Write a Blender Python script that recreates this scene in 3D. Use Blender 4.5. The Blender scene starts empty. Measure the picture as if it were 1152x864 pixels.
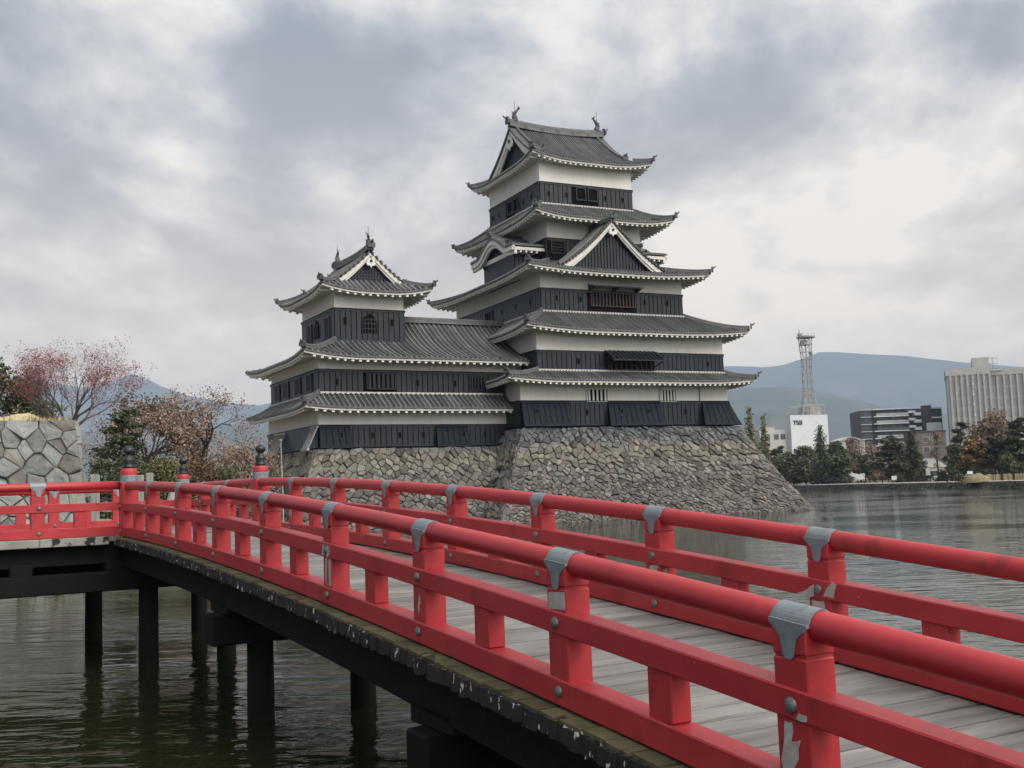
import bpy, math, random
from mathutils import Vector, Matrix
R = math.radians
HAZE = 1.35e-4
SC = bpy.context.scene
COL = SC.collection

# ---------------------------------------------------------------- camera
FPX, PITCH, ROLL, EYE = 1235.0, R(5.38), R(-2.03), 2.7      # focal length in pixels of the 1152 px wide photograph
_c, _s = math.cos(ROLL), math.sin(ROLL)
FW = Vector((0, math.cos(PITCH), math.sin(PITCH)))
_up = Vector((0, -math.sin(PITCH), math.cos(PITCH)))
RT = Vector((_c, 0, 0)) + _s * _up
UP = _c * _up - Vector((_s, 0, 0))
cam = bpy.data.cameras.new('camera')
cam.sensor_width = 36.0
cam.lens = FPX / 1152.0 * 36.0
cam.clip_start = 0.05
cam.clip_end = 60000
camo = bpy.data.objects.new('camera', cam)
COL.objects.link(camo)
camo.matrix_world = Matrix(((RT.x, UP.x, -FW.x, 0), (RT.y, UP.y, -FW.y, 0), (RT.z, UP.z, -FW.z, EYE), (0, 0, 0, 1)))
SC.camera = camo

def at(x, y, D):                      # the point at depth D (metres ahead) seen at a photo pixel
    r = (x - 576) / FPX * RT - (y - 432) / FPX * UP + FW
    return Vector((0, 0, EYE)) + r * (D / r.y)
def gx(x, D):                         # ground position under a photo column
    p = at(x, 530, D)
    return p.x, p.y

# ---------------------------------------------------------------- world, sun, exposure
SUN_EL, SUN_AZ = R(42), R(132)        # azimuth measured clockwise from the view direction (+Y): behind, to the right
W = bpy.data.worlds.new('World')
SC.world = W
W.use_nodes = True
wn, wl = W.node_tree.nodes, W.node_tree.links
wn.clear()
def WN(t, **k):
    n = wn.new(t)
    for a, b in k.items(): setattr(n, a, b)
    return n
def wmath(op, a, b=None, c=None):
    n = WN('ShaderNodeMath', operation=op)
    for i, v in enumerate((a, b, c)):
        if v is None: continue
        if isinstance(v, (int, float)): n.inputs[i].default_value = v
        else: wl.new(v, n.inputs[i])
    return n.outputs[0]
def wmix(f, a, b, mode='MIX'):
    n = WN('ShaderNodeMix', data_type='RGBA', blend_type=mode)
    for i, v in ((0, f), (6, a), (7, b)):
        if isinstance(v, (int, float)): n.inputs[i].default_value = v
        elif isinstance(v, tuple): n.inputs[i].default_value = (*v, 1)
        else: wl.new(v, n.inputs[i])
    return n.outputs[2]
sky = WN('ShaderNodeTexSky', sky_type='NISHITA', sun_disc=False, sun_elevation=SUN_EL, sun_rotation=SUN_AZ)
tc = WN('ShaderNodeTexCoord')
sep = WN('ShaderNodeSeparateXYZ'); wl.new(tc.outputs['Generated'], sep.inputs[0])
dx, dy, dz = sep.outputs
zz = wmath('ADD', wmath('MAXIMUM', dz, 0.0), 0.34)
comb = WN('ShaderNodeCombineXYZ')
wl.new(wmath('DIVIDE', dx, zz), comb.inputs[0]); wl.new(wmath('DIVIDE', dy, zz), comb.inputs[1])
BIG_OFF, FINE_OFF = (16.8, 11.1, 12.8), (3.7, 19.9, 17.2)
def cloud_noise(scale, off, detail, rough, dist=0.0):
    mp = WN('ShaderNodeMapping'); wl.new(comb.outputs[0], mp.inputs[0])
    mp.inputs['Location'].default_value = off
    mp.inputs['Scale'].default_value = (1.0, 0.78, 1)
    n = WN('ShaderNodeTexNoise', noise_dimensions='3D'); wl.new(mp.outputs[0], n.inputs['Vector'])
    n.inputs['Scale'].default_value = scale; n.inputs['Detail'].default_value = detail
    n.inputs['Roughness'].default_value = rough; n.inputs['Distortion'].default_value = dist
    return n.outputs['Fac']
big = cloud_noise(1.25, BIG_OFF, 3, 0.5)
fine = cloud_noise(3.3, FINE_OFF, 8, 0.57, 0.2)
wisp = cloud_noise(12.0, (1.3, 9.2, 4.4), 4, 0.55)
mix1 = wmath('ADD', wmath('MULTIPLY', big, 0.50), wmath('ADD', wmath('MULTIPLY', fine, 0.46), wmath('MULTIPLY', wisp, 0.13)))
def lobe(d, sharp):                    # a brighter or darker part of the cloud cover, in a world direction
    v = Vector(d).normalized()
    n = WN('ShaderNodeVectorMath', operation='DOT_PRODUCT')
    wl.new(tc.outputs['Generated'], n.inputs[0]); n.inputs[1].default_value = v
    return wmath('POWER', wmath('MAXIMUM', n.outputs['Value'], 0.0), sharp)
def skydir(x, y):
    return (at(x, y, 1.0) - Vector((0, 0, EYE)))
add = wmath('MULTIPLY_ADD', mix1, 3.9, -1.50)
for (x, y, sharp, amt) in SKY_LOBES if 'SKY_LOBES' in globals() else [
        (60, 275, 300, 0.20), (1010, 300, 220, 0.07), (200, 240, 900, 0.12), (640, 60, 160, 0.02), (110, 60, 500, 0.06), (120, 165, 200, -0.20), (300, 170, 300, -0.12), (420, 40, 300, -0.08), (900, 165, 420, -0.10),
        (1090, 120, 500, -0.06), (930, 265, 500, 0.07), (1130, 30, 300, -0.03), (430, 120, 400, -0.05), (260, 400, 160, 0.08), (190, 245, 900, 0.05), (780, 330, 300, 0.06)]:
    add = wmath('ADD', add, wmath('MULTIPLY', lobe(skydir(x, y), sharp), amt))
ramp = WN('ShaderNodeValToRGB'); wl.new(add, ramp.inputs[0])
el = ramp.color_ramp.elements
el[0].position, el[0].color = 0.30, (0.265, 0.295, 0.34, 1)
el[1].position, el[1].color = 0.86, (0.90, 0.85, 0.785, 1)
for p, c_ in ((0.44, (0.34, 0.37, 0.415, 1)), (0.57, (0.48, 0.50, 0.53, 1)), (0.72, (0.69, 0.68, 0.665, 1))):
    e = el.new(p); e.color = c_
# pale warm light low over the horizon, brighter cloud cover towards the hidden sun
low = wmath('MULTIPLY', wmath('POWER', wmath('SUBTRACT', 1.0, wmath('MINIMUM', wmath('MAXIMUM', dz, 0.0), 1.0)), 7.0), wmath('MINIMUM', wmath('MAXIMUM', wmath('MULTIPLY_ADD', dy, 1.6, 0.1), 0.0), 1.0))
c1 = wmix(wmath('MULTIPLY', low, 0.80), ramp.outputs[0], (2.6, 1.92, 1.16))
sund = Vector((math.sin(SUN_AZ) * math.cos(SUN_EL), math.cos(SUN_AZ) * math.cos(SUN_EL), math.sin(SUN_EL)))
c1 = wmix(wmath('MULTIPLY', lobe((-1, -.35, .12), 0.9), 0.92), c1, (0.15, 0.16, 0.17))  # unseen sky to the left and behind, darkened to shade the left-hand faces
c2 = wmix(lobe(sund, 2.2), c1, (2.9, 2.7, 2.4))
c2b = wmix(0.10, wmix(1.0, c2, (10, 10, 10), 'MULTIPLY'), sky.outputs[0])
bg = WN('ShaderNodeBackground'); wl.new(c2b, bg.inputs[0]); bg.inputs[1].default_value = 0.1
wo = WN('ShaderNodeOutputWorld'); wl.new(bg.outputs[0], wo.inputs[0])

sl = bpy.data.lights.new('sun', 'SUN')
sl.energy, sl.angle, sl.color = 1.5, R(35), (1.0, 0.96, 0.90)
so = bpy.data.objects.new('sun', sl); COL.objects.link(so)
so.rotation_euler = (-sund).to_track_quat('-Z', 'Y').to_euler()
so.location = (20, -20, 60)

SC.view_settings.view_transform = 'Standard'
SC.view_settings.look = 'None'
SC.view_settings.exposure = 0.32
SC.view_settings.gamma = 1.0
SC.view_settings.use_curve_mapping = False
SC.cycles.max_bounces = 6
SC.cycles.volume_bounces = 0
SC.cycles.caustics_reflective = False
SC.cycles.caustics_refractive = False

# ---------------------------------------------------------------- helpers
random.seed(7)
rnd, uni = random.random, random.uniform

class MB:                              # collects faces, then links them as ONE mesh object
    def __init__(s): s.v, s.f, s.m, s.a = [], [], [], []
    def vert(s, p): s.v.append(tuple(p)); return len(s.v) - 1
    def face(s, idx, m=0, a=0.5): s.f.append(tuple(idx)); s.m.append(m); s.a.append(a)
    def poly(s, pts, m=0, a=0.5): s.face([s.vert(p) for p in pts], m, a)
    def hexa(s, p, m=0, a=0.5):        # 8 points: bottom ring of 4 (ccw from above), top ring of 4
        i = [s.vert(q) for q in p]
        for q in ((3, 2, 1, 0), (4, 5, 6, 7), (0, 1, 5, 4), (1, 2, 6, 5), (2, 3, 7, 6), (3, 0, 4, 7)):
            s.face([i[k] for k in q], m, a)
    def box(s, x0, x1, y0, y1, z0, z1, m=0, a=0.5):
        s.hexa([(x0, y0, z0), (x1, y0, z0), (x1, y1, z0), (x0, y1, z0), (x0, y0, z1), (x1, y0, z1), (x1, y1, z1), (x0, y1, z1)], m, a)
    def bevbox(s, x0, x1, y0, y1, z0, z1, b=0.01, m=0, T=None, a=0.5):   # box with chamfered edges; T maps each point
        f = T or (lambda p: p)
        idx = {}
        for sx in (0, 1):
            for sy in (0, 1):
                for sz in (0, 1):
                    X, Y, Z = (x0, x1)[sx], (y0, y1)[sy], (z0, z1)[sz]
                    ex, ey, ez = (b, -b)[sx], (b, -b)[sy], (b, -b)[sz]
                    idx[sx, sy, sz] = (s.vert(f((X, Y + ey, Z + ez))), s.vert(f((X + ex, Y, Z + ez))), s.vert(f((X + ex, Y + ey, Z))))
        I = idx
        def q(k, ks):
            s.face([I[c][k] for c in ks], m, a)
        q(0, [(0, 0, 0), (0, 0, 1), (0, 1, 1), (0, 1, 0)]); q(0, [(1, 0, 0), (1, 1, 0), (1, 1, 1), (1, 0, 1)])
        q(1, [(0, 0, 0), (1, 0, 0), (1, 0, 1), (0, 0, 1)]); q(1, [(0, 1, 0), (0, 1, 1), (1, 1, 1), (1, 1, 0)])
        q(2, [(0, 0, 0), (0, 1, 0), (1, 1, 0), (1, 0, 0)]); q(2, [(0, 0, 1), (1, 0, 1), (1, 1, 1), (0, 1, 1)])
        for ax in range(3):
            k1, k2 = [k for k in range(3) if k != ax]
            for u in (0, 1):
                for w in (0, 1):
                    c0, c1_ = [0, 0, 0], [0, 0, 0]
                    c0[k1] = c1_[k1] = u; c0[k2] = c1_[k2] = w; c1_[ax] = 1
                    c0, c1_ = tuple(c0), tuple(c1_)
                    s.face([I[c0][k1], I[c1_][k1], I[c1_][k2], I[c0][k2]], m, a)
        for c in I: s.face(I[c], m, a)
    def tube(s, pts, rad, n=8, m=0, cap=True, a=0.5, up=Vector((0, 0, 1))):
        pts = [Vector(p) for p in pts]
        rad = rad if isinstance(rad, (list, tuple)) else [rad] * len(pts)
        rings = []
        for i, p in enumerate(pts):
            d = (pts[min(i + 1, len(pts) - 1)] - pts[max(i - 1, 0)])
            d = d.normalized() if d.length > 1e-9 else Vector((0, 0, 1))
            x = d.cross(up)
            if abs(d.z) > .9: x = d.cross(Vector((0, 1, 0)))
            x.normalize(); y = x.cross(d)
            rings.append([s.vert(p + rad[i] * (math.cos(2 * math.pi * k / n) * x + math.sin(2 * math.pi * k / n) * y)) for k in range(n)])
        for a_, b_ in zip(rings, rings[1:]):
            for k in range(n): s.face((a_[k], a_[(k + 1) % n], b_[(k + 1) % n], b_[k]), m, a)
        if cap:
            s.face(rings[0][::-1], m, a); s.face(rings[-1], m, a)
    def lathe(s, prof, c=(0, 0, 0), n=16, m=0):   # prof: (radius, z)
        rings = []
        for r, z in prof:
            rings.append([s.vert((c[0] + r * math.cos(2 * math.pi * k / n), c[1] + r * math.sin(2 * math.pi * k / n), c[2] + z)) for k in range(n)])
        for a_, b_ in zip(rings, rings[1:]):
            for k in range(n): s.face((a_[k], a_[(k + 1) % n], b_[(k + 1) % n], b_[k]), m)
        s.face(rings[0][::-1], m); s.face(rings[-1], m)
    def prism(s, pts, off, m=0, a=0.5):           # a flat outline given real thickness
        off = Vector(off); i0 = [s.vert(p) for p in pts]; i1 = [s.vert(Vector(p) + off) for p in pts]
        s.face(i0[::-1], m, a); s.face(i1, m, a)
        n = len(pts)
        for k in range(n): s.face((i0[k], i0[(k + 1) % n], i1[(k + 1) % n], i1[k]), m, a)
    def build(s, name, mats, parent=None, smooth=False, attr=False, loc=None, rz=0.0):
        me = bpy.data.meshes.new(name)
        me.from_pydata(s.v, [], s.f)
        mats = mats if isinstance(mats, (list, tuple)) else [mats]
        for m in mats: me.materials.append(m)
        if len(mats) > 1: me.polygons.foreach_set('material_index', s.m)
        if smooth: me.polygons.foreach_set('use_smooth', [True] * len(s.f))
        if attr:
            at_ = me.attributes.new('piece', 'FLOAT', 'FACE'); at_.data.foreach_set('value', s.a)
        me.validate(clean_customdata=False)
        me.update()
        return link(name, me, parent, loc, rz)

def link(name, data, parent=None, loc=None, rz=0.0):
    o = bpy.data.objects.new(name, data); COL.objects.link(o)
    if parent: o.parent = parent
    if loc is not None: o.location = loc
    if rz: o.rotation_euler = (0, 0, rz)
    return o
def tag(o, label=None, cat=None, group=None, kind=None):
    if label: o['label'] = label
    if cat: o['category'] = cat
    if group: o['group'] = group
    if kind: o['kind'] = kind
    return o
def thing(name, label, cat, loc=(0, 0, 0), rz=0.0, group=None):
    o = link(name, None, None, loc, rz)
    return tag(o, label, cat, group)
def copy_part(o, parent, loc=None, rz=None):
    c = o.copy(); COL.objects.link(c); c.parent = parent
    if loc is not None: c.location = loc
    if rz is not None: c.rotation_euler = (0, 0, rz)
    for ch in list(o.children): copy_part(ch, c)
    return c

# ---------------------------------------------------------------- materials (all procedural)
def mat(name, c1, c2=None, rough=0.6, scale=4.0, detail=4, metal=0.0, bump=0.0, bscale=None, c3=None, t3=0.62, s3=2.0, attr=0.0, spec=None,
        stretch=(1, 1, 1), rough2=None, lo=0.35, hi=0.65, w3=0.04, c4=None, t4=0.72, s4=12):
    M = bpy.data.materials.new(name); M.use_nodes = True
    N, L = M.node_tree.nodes, M.node_tree.links
    b = N['Principled BSDF']
    b.inputs['Roughness'].default_value = rough; b.inputs['Metallic'].default_value = metal
    if spec is not None: b.inputs['Specular IOR Level'].default_value = spec
    t = N.new('ShaderNodeTexCoord'); mp = N.new('ShaderNodeMapping'); mp.inputs['Scale'].default_value = stretch
    L.new(t.outputs['Object'], mp.inputs[0])
    def noise(sc, de=detail):
        n = N.new('ShaderNodeTexNoise'); n.inputs['Scale'].default_value = sc; n.inputs['Detail'].default_value = de
        n.inputs['Roughness'].default_value = 0.6
        L.new(mp.outputs[0], n.inputs['Vector']); return n.outputs['Fac']
    def ramp(src, a, bb, ca, cb):
        r = N.new('ShaderNodeValToRGB'); e = r.color_ramp.elements
        e[0].position, e[0].color = a, (*ca, 1); e[1].position, e[1].color = bb, (*cb, 1)
        L.new(src, r.inputs[0]); return r.outputs[0]
    def mix(f, a, bb, mode='MIX'):
        n = N.new('ShaderNodeMix'); n.data_type = 'RGBA'; n.blend_type = mode
        for i, v in ((0, f), (6, a), (7, bb)):
            if isinstance(v, (int, float)): n.inputs[i].default_value = v
            elif isinstance(v, tuple): n.inputs[i].default_value = (*v, 1)
            else: L.new(v, n.inputs[i])
        return n.outputs[2]
    c2 = c2 or tuple(x * 0.82 for x in c1)
    n1 = noise(scale)
    col = ramp(n1, lo, hi, c2, c1)
    if attr:
        at_ = N.new('ShaderNodeAttribute'); at_.attribute_name = 'piece'
        col = mix(1.0, col, ramp(at_.outputs['Fac'], 0, 1, (1 - attr,) * 3, (1 + attr,) * 3), 'MULTIPLY')
    if c3:
        col = mix(ramp(noise(s3, 5), t3, t3 + w3, (0, 0, 0), (1, 1, 1)), col, c3)
    if c4:
        col = mix(ramp(noise(s4, 3), t4, t4 + .015, (0, 0, 0), (1, 1, 1)), col, c4)
    L.new(col, b.inputs['Base Color'])
    if rough2 is not None:
        rr = N.new('ShaderNodeMapRange'); L.new(n1, rr.inputs[0])
        rr.inputs[1].default_value, rr.inputs[2].default_value = 0.3, 0.7
        rr.inputs[3].default_value, rr.inputs[4].default_value = rough, rough2
        L.new(rr.outputs[0], b.inputs['Roughness'])
    if bump:
        bp = N.new('ShaderNodeBump'); bp.inputs['Strength'].default_value = bump; bp.inputs['Distance'].default_value = 0.02
        L.new(noise(bscale or scale * 4), bp.inputs['Height']); L.new(bp.outputs[0], b.inputs['Normal'])
    M['nt'] = 1
    return M
M = {}
M['plaster'] = mat('plaster', (0.78, 0.765, 0.73), (0.69, 0.675, 0.635), 0.9, 0.8, 5, c3=(0.50, 0.485, 0.45), t3=0.56, s3=0.8, w3=0.25, stretch=(2.6, 2.6, 0.4))
M['board'] = mat('black_board', (0.017, 0.024, 0.035), (0.009, 0.013, 0.019), 0.40, 1.6, 5, attr=0.4, stretch=(3, 3, 0.5), spec=0.35)
M['boardblue'] = mat('blue_black_board', (0.012, 0.018, 0.030), (0.007, 0.011, 0.018), 0.62, 1.6, 5, attr=0.35, stretch=(3, 3, 0.5), spec=0.12)
M['gap'] = mat('black_gap', (0.006, 0.006, 0.007), None, 0.95, spec=0.08)
M['tile'] = mat('roof_tile', (0.17, 0.178, 0.182), (0.105, 0.112, 0.116), 0.65, 0.7, 6, attr=0.3, c3=(0.09, 0.095, 0.096), t3=0.60, s3=0.35, w3=0.12)
M['pan'] = mat('shaded_pan_tile', (0.045, 0.047, 0.05), (0.025, 0.027, 0.03), 0.8, 0.7, 6, attr=0.3, c3=(0.09, 0.095, 0.09), t3=0.58, s3=0.5, w3=0.12)  # channel tiles darker than the rolls: shade between rolls put into the colour
M['tilecap'] = mat('ridge_tile', (0.10, 0.106, 0.11), (0.06, 0.064, 0.068), 0.6, 2.0, 5)
M['tileend'] = mat('white_tile_end', (0.60, 0.59, 0.55), (0.46, 0.45, 0.43), 0.85, 3.0)
M['redbar'] = mat('red_brown_bar', (0.045, 0.016, 0.012), (0.025, 0.011, 0.009), 0.6, 4)
M['red'] = mat('red_paint', (0.435, 0.032, 0.041), (0.35, 0.020, 0.028), 0.43, 1.4, 6, bump=0.05, bscale=60, rough2=0.48, spec=0.5, c4=(0.42, 0.22, 0.21), t4=0.735, s4=13, c3=(0.27, 0.020, 0.024), t3=0.58, s3=3.2, w3=0.1)
M['peel'] = mat('bare_patch', (0.48, 0.46, 0.44), (0.34, 0.32, 0.30), 0.8, 14)
M['zinc'] = mat('zinc_sheet', (0.26, 0.295, 0.325), (0.17, 0.20, 0.23), 0.42, 9, metal=0.3, rough2=0.65, c3=(0.13, 0.13, 0.13), t3=0.60, s3=14, w3=0.12, bump=0.15, bscale=30)
M['bolt'] = mat('bolt_metal', (0.22, 0.235, 0.245), (0.12, 0.12, 0.12), 0.45, 20, metal=0.5)
M['deck'] = mat('grey_deck_wood', (0.235, 0.23, 0.222), (0.125, 0.121, 0.117), 0.75, 1.6, 7, attr=0.17, stretch=(0.6, 5, 3), bump=0.2, bscale=9, c3=(0.10, 0.097, 0.09), t3=0.59, s3=1.5, w3=0.1)
M['moss'] = mat('mossy_plank_end', (0.12, 0.105, 0.055), (0.06, 0.058, 0.03), 0.95, 5, 7, attr=0.3, bump=0.4, bscale=25, c3=(0.032, 0.03, 0.02), t3=0.58, s3=5)
M['flake'] = mat('flaking_white_edge', (0.014, 0.013, 0.012), (0.008, 0.008, 0.008), 0.9, 6, c3=(0.50, 0.49, 0.46), t3=0.612, s3=17, w3=0.02, stretch=(1, 1, 0.6))
M['paleedge'] = mat('pale_edge_board', (0.33, 0.325, 0.31), (0.22, 0.215, 0.20), 0.85, 3, c3=(0.02, 0.018, 0.016), t3=0.53, s3=5, w3=0.03)
M['tar'] = mat('tarred_timber', (0.008, 0.008, 0.0085), (0.005, 0.005, 0.005), 0.8, 3, 6, spec=0.2, c3=(0.05, 0.052, 0.055), t3=0.70, s3=3.5, w3=0.15, bump=0.3, bscale=14)
M['bronze'] = mat('dark_bronze', (0.05, 0.058, 0.062), (0.03, 0.034, 0.037), 0.35, 6, metal=0.6)
M['oldwood'] = mat('weathered_wood', (0.36, 0.36, 0.345), (0.24, 0.24, 0.23), 0.85, 3, stretch=(4, 4, 0.7))
M['bark'] = mat('dark_bark', (0.055, 0.042, 0.038), (0.028, 0.022, 0.02), 0.95, 5)
M['barkgrey'] = mat('grey_bark', (0.15, 0.12, 0.115), (0.085, 0.068, 0.066), 0.95, 5)
M['greyglass'] = mat('grey_window_band', (0.33, 0.34, 0.345), (0.28, 0.29, 0.30), 0.35, 0.5)
M['white'] = mat('white_panel', (0.60, 0.625, 0.655), (0.54, 0.565, 0.60), 0.6, 0.3)
M['concrete'] = mat('pale_concrete', (0.44, 0.44, 0.42), (0.36, 0.36, 0.345), 0.9, 0.4)
M['greyclad'] = mat('grey_cladding', (0.40, 0.405, 0.40), (0.34, 0.345, 0.34), 0.85, 0.3)
M['darkclad'] = mat('dark_cladding', (0.045, 0.05, 0.062), (0.03, 0.034, 0.044), 0.6, 0.5)
M['browncl'] = mat('brown_render', (0.15, 0.13, 0.118), (0.11, 0.095, 0.088), 0.9, 0.5)
M['glass'] = mat('window_glass', (0.05, 0.07, 0.085), (0.03, 0.04, 0.05), 0.12, 0.6)
M['steel'] = mat('grey_steel', (0.36, 0.36, 0.35), (0.26, 0.26, 0.255), 0.6, 2)
M['sign'] = mat('dark_green_letter', (0.008, 0.045, 0.035), None, 0.6)
def leafmat(name, c1, c2, attr=0.5):
    return mat(name, c1, c2, 0.75, 0.7, 3, attr=attr, spec=0.25)
M['leaf_red'] = leafmat('red_bud_leaf', (0.33, 0.13, 0.125), (0.22, 0.085, 0.085))
M['leaf_cherry'] = leafmat('cherry_bud_leaf', (0.34, 0.25, 0.195), (0.22, 0.155, 0.125))
M['leaf_cherry_dark'] = leafmat('russet_leaf', (0.17, 0.105, 0.06), (0.10, 0.075, 0.04))
M['leaf_dark'] = leafmat('dark_green_leaf', (0.095, 0.112, 0.056), (0.055, 0.070, 0.038))
M['leaf_pine'] = leafmat('pine_needle', (0.12, 0.13, 0.075), (0.07, 0.08, 0.048))
M['leaf_olive'] = leafmat('olive_leaf', (0.15, 0.14, 0.06), (0.09, 0.095, 0.045))
M['leaf_orange'] = leafmat('orange_brown_leaf', (0.24, 0.155, 0.06), (0.17, 0.115, 0.045))
M['leaf_pink'] = leafmat('dusty_pink_leaf', (0.25, 0.185, 0.14), (0.175, 0.13, 0.10))
M['leaf_pale'] = leafmat('pale_spring_leaf', (0.24, 0.23, 0.12), (0.17, 0.17, 0.09))
M['straw'] = mat('dry_grass', (0.38, 0.33, 0.19), (0.27, 0.24, 0.14), 0.95, 2.5, 6, attr=0.4)
# ---------------------------------------------------------------- stone walls
def stonemat(name, cols, bands=None, joint=0.02):
    Mt = bpy.data.materials.new(name); Mt.use_nodes = True
    N, L = Mt.node_tree.nodes, Mt.node_tree.links
    b = N['Principled BSDF']; b.inputs['Roughness'].default_value = 0.9; b.inputs['Specular IOR Level'].default_value = 0.25
    at_ = N.new('ShaderNodeAttribute'); at_.attribute_name = 'piece'
    r = N.new('ShaderNodeValToRGB'); e = r.color_ramp.elements
    n = len(cols)
    e[0].position, e[0].color = 0, (*cols[0], 1); e[1].position, e[1].color = 1, (*cols[-1], 1)
    for i in range(1, n - 1):
        q = e.new(i / (n - 1)); q.color = (*cols[i], 1)
    L.new(at_.outputs['Fac'], r.inputs[0])
    t = N.new('ShaderNodeTexCoord')
    def noise(sc, de=5, src=None):
        q = N.new('ShaderNodeTexNoise'); q.inputs['Scale'].default_value = sc; q.inputs['Detail'].default_value = de; q.inputs['Roughness'].default_value = 0.65
        L.new(t.outputs['Object'], q.inputs['Vector']); return q.outputs['Fac']
    def mix(f, a, bb, mode='MIX'):
        q = N.new('ShaderNodeMix'); q.data_type = 'RGBA'; q.blend_type = mode
        for i, v in ((0, f), (6, a), (7, bb)):
            if isinstance(v, (int, float)): q.inputs[i].default_value = v
            elif isinstance(v, tuple): q.inputs[i].default_value = (*v, 1)
            else: L.new(v, q.inputs[i])
        return q.outputs[2]
    def mr(src, a, bb, lo, hi):
        q = N.new('ShaderNodeMapRange'); L.new(src, q.inputs[0])
        q.inputs[1].default_value, q.inputs[2].default_value, q.inputs[3].default_value, q.inputs[4].default_value = a, bb, lo, hi
        return q.outputs[0]
    col = r.outputs[0]
    if bands:
        sp = N.new('ShaderNodeSeparateXYZ'); L.new(t.outputs['Object'], sp.inputs[0])
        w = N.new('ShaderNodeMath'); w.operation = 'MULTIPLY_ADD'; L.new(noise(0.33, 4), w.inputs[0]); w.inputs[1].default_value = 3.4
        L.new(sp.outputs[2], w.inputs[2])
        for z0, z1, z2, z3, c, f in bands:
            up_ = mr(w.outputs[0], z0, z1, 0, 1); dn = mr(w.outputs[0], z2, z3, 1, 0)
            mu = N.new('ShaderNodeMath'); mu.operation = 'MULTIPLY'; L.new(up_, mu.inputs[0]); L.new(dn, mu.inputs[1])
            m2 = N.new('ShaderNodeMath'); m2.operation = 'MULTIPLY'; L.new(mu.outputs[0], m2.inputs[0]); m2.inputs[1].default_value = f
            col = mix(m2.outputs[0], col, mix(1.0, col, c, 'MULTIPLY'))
    col = mix(mr(noise(1.8), 0.35, 0.7, 0, 0.75), col, mix(1.0, col, (0.50, 0.50, 0.50), 'MULTIPLY'))
    col = mix(mr(noise(5.0, 6), 0.58, 0.66, 0, 0.35), col, (0.33, 0.33, 0.31))
    L.new(col, b.inputs['Base Color'])
    bp = N.new('ShaderNodeBump'); bp.inputs['Strength'].default_value = 0.9; bp.inputs['Distance'].default_value = 0.06
    L.new(noise(4.5, 6), bp.inputs['Height']); L.new(bp.outputs[0], b.inputs['Normal'])
    return Mt
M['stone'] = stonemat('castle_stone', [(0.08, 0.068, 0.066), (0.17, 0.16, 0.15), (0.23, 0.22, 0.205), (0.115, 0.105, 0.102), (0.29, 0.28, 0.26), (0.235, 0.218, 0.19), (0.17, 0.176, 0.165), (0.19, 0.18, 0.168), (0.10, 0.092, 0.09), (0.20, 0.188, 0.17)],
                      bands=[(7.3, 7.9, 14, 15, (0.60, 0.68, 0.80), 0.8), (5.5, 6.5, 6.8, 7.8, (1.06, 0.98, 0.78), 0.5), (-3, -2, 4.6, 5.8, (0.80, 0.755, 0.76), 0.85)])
M['stonegrey'] = stonemat('grey_green_stone', [(0.19, 0.205, 0.20), (0.27, 0.29, 0.285), (0.15, 0.13, 0.115), (0.33, 0.35, 0.34), (0.23, 0.25, 0.24), (0.34, 0.355, 0.34), (0.20, 0.18, 0.155)])
M['mortar'] = mat('dark_joint', (0.022, 0.021, 0.02), (0.012, 0.012, 0.011), 1.0, 3)

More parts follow.
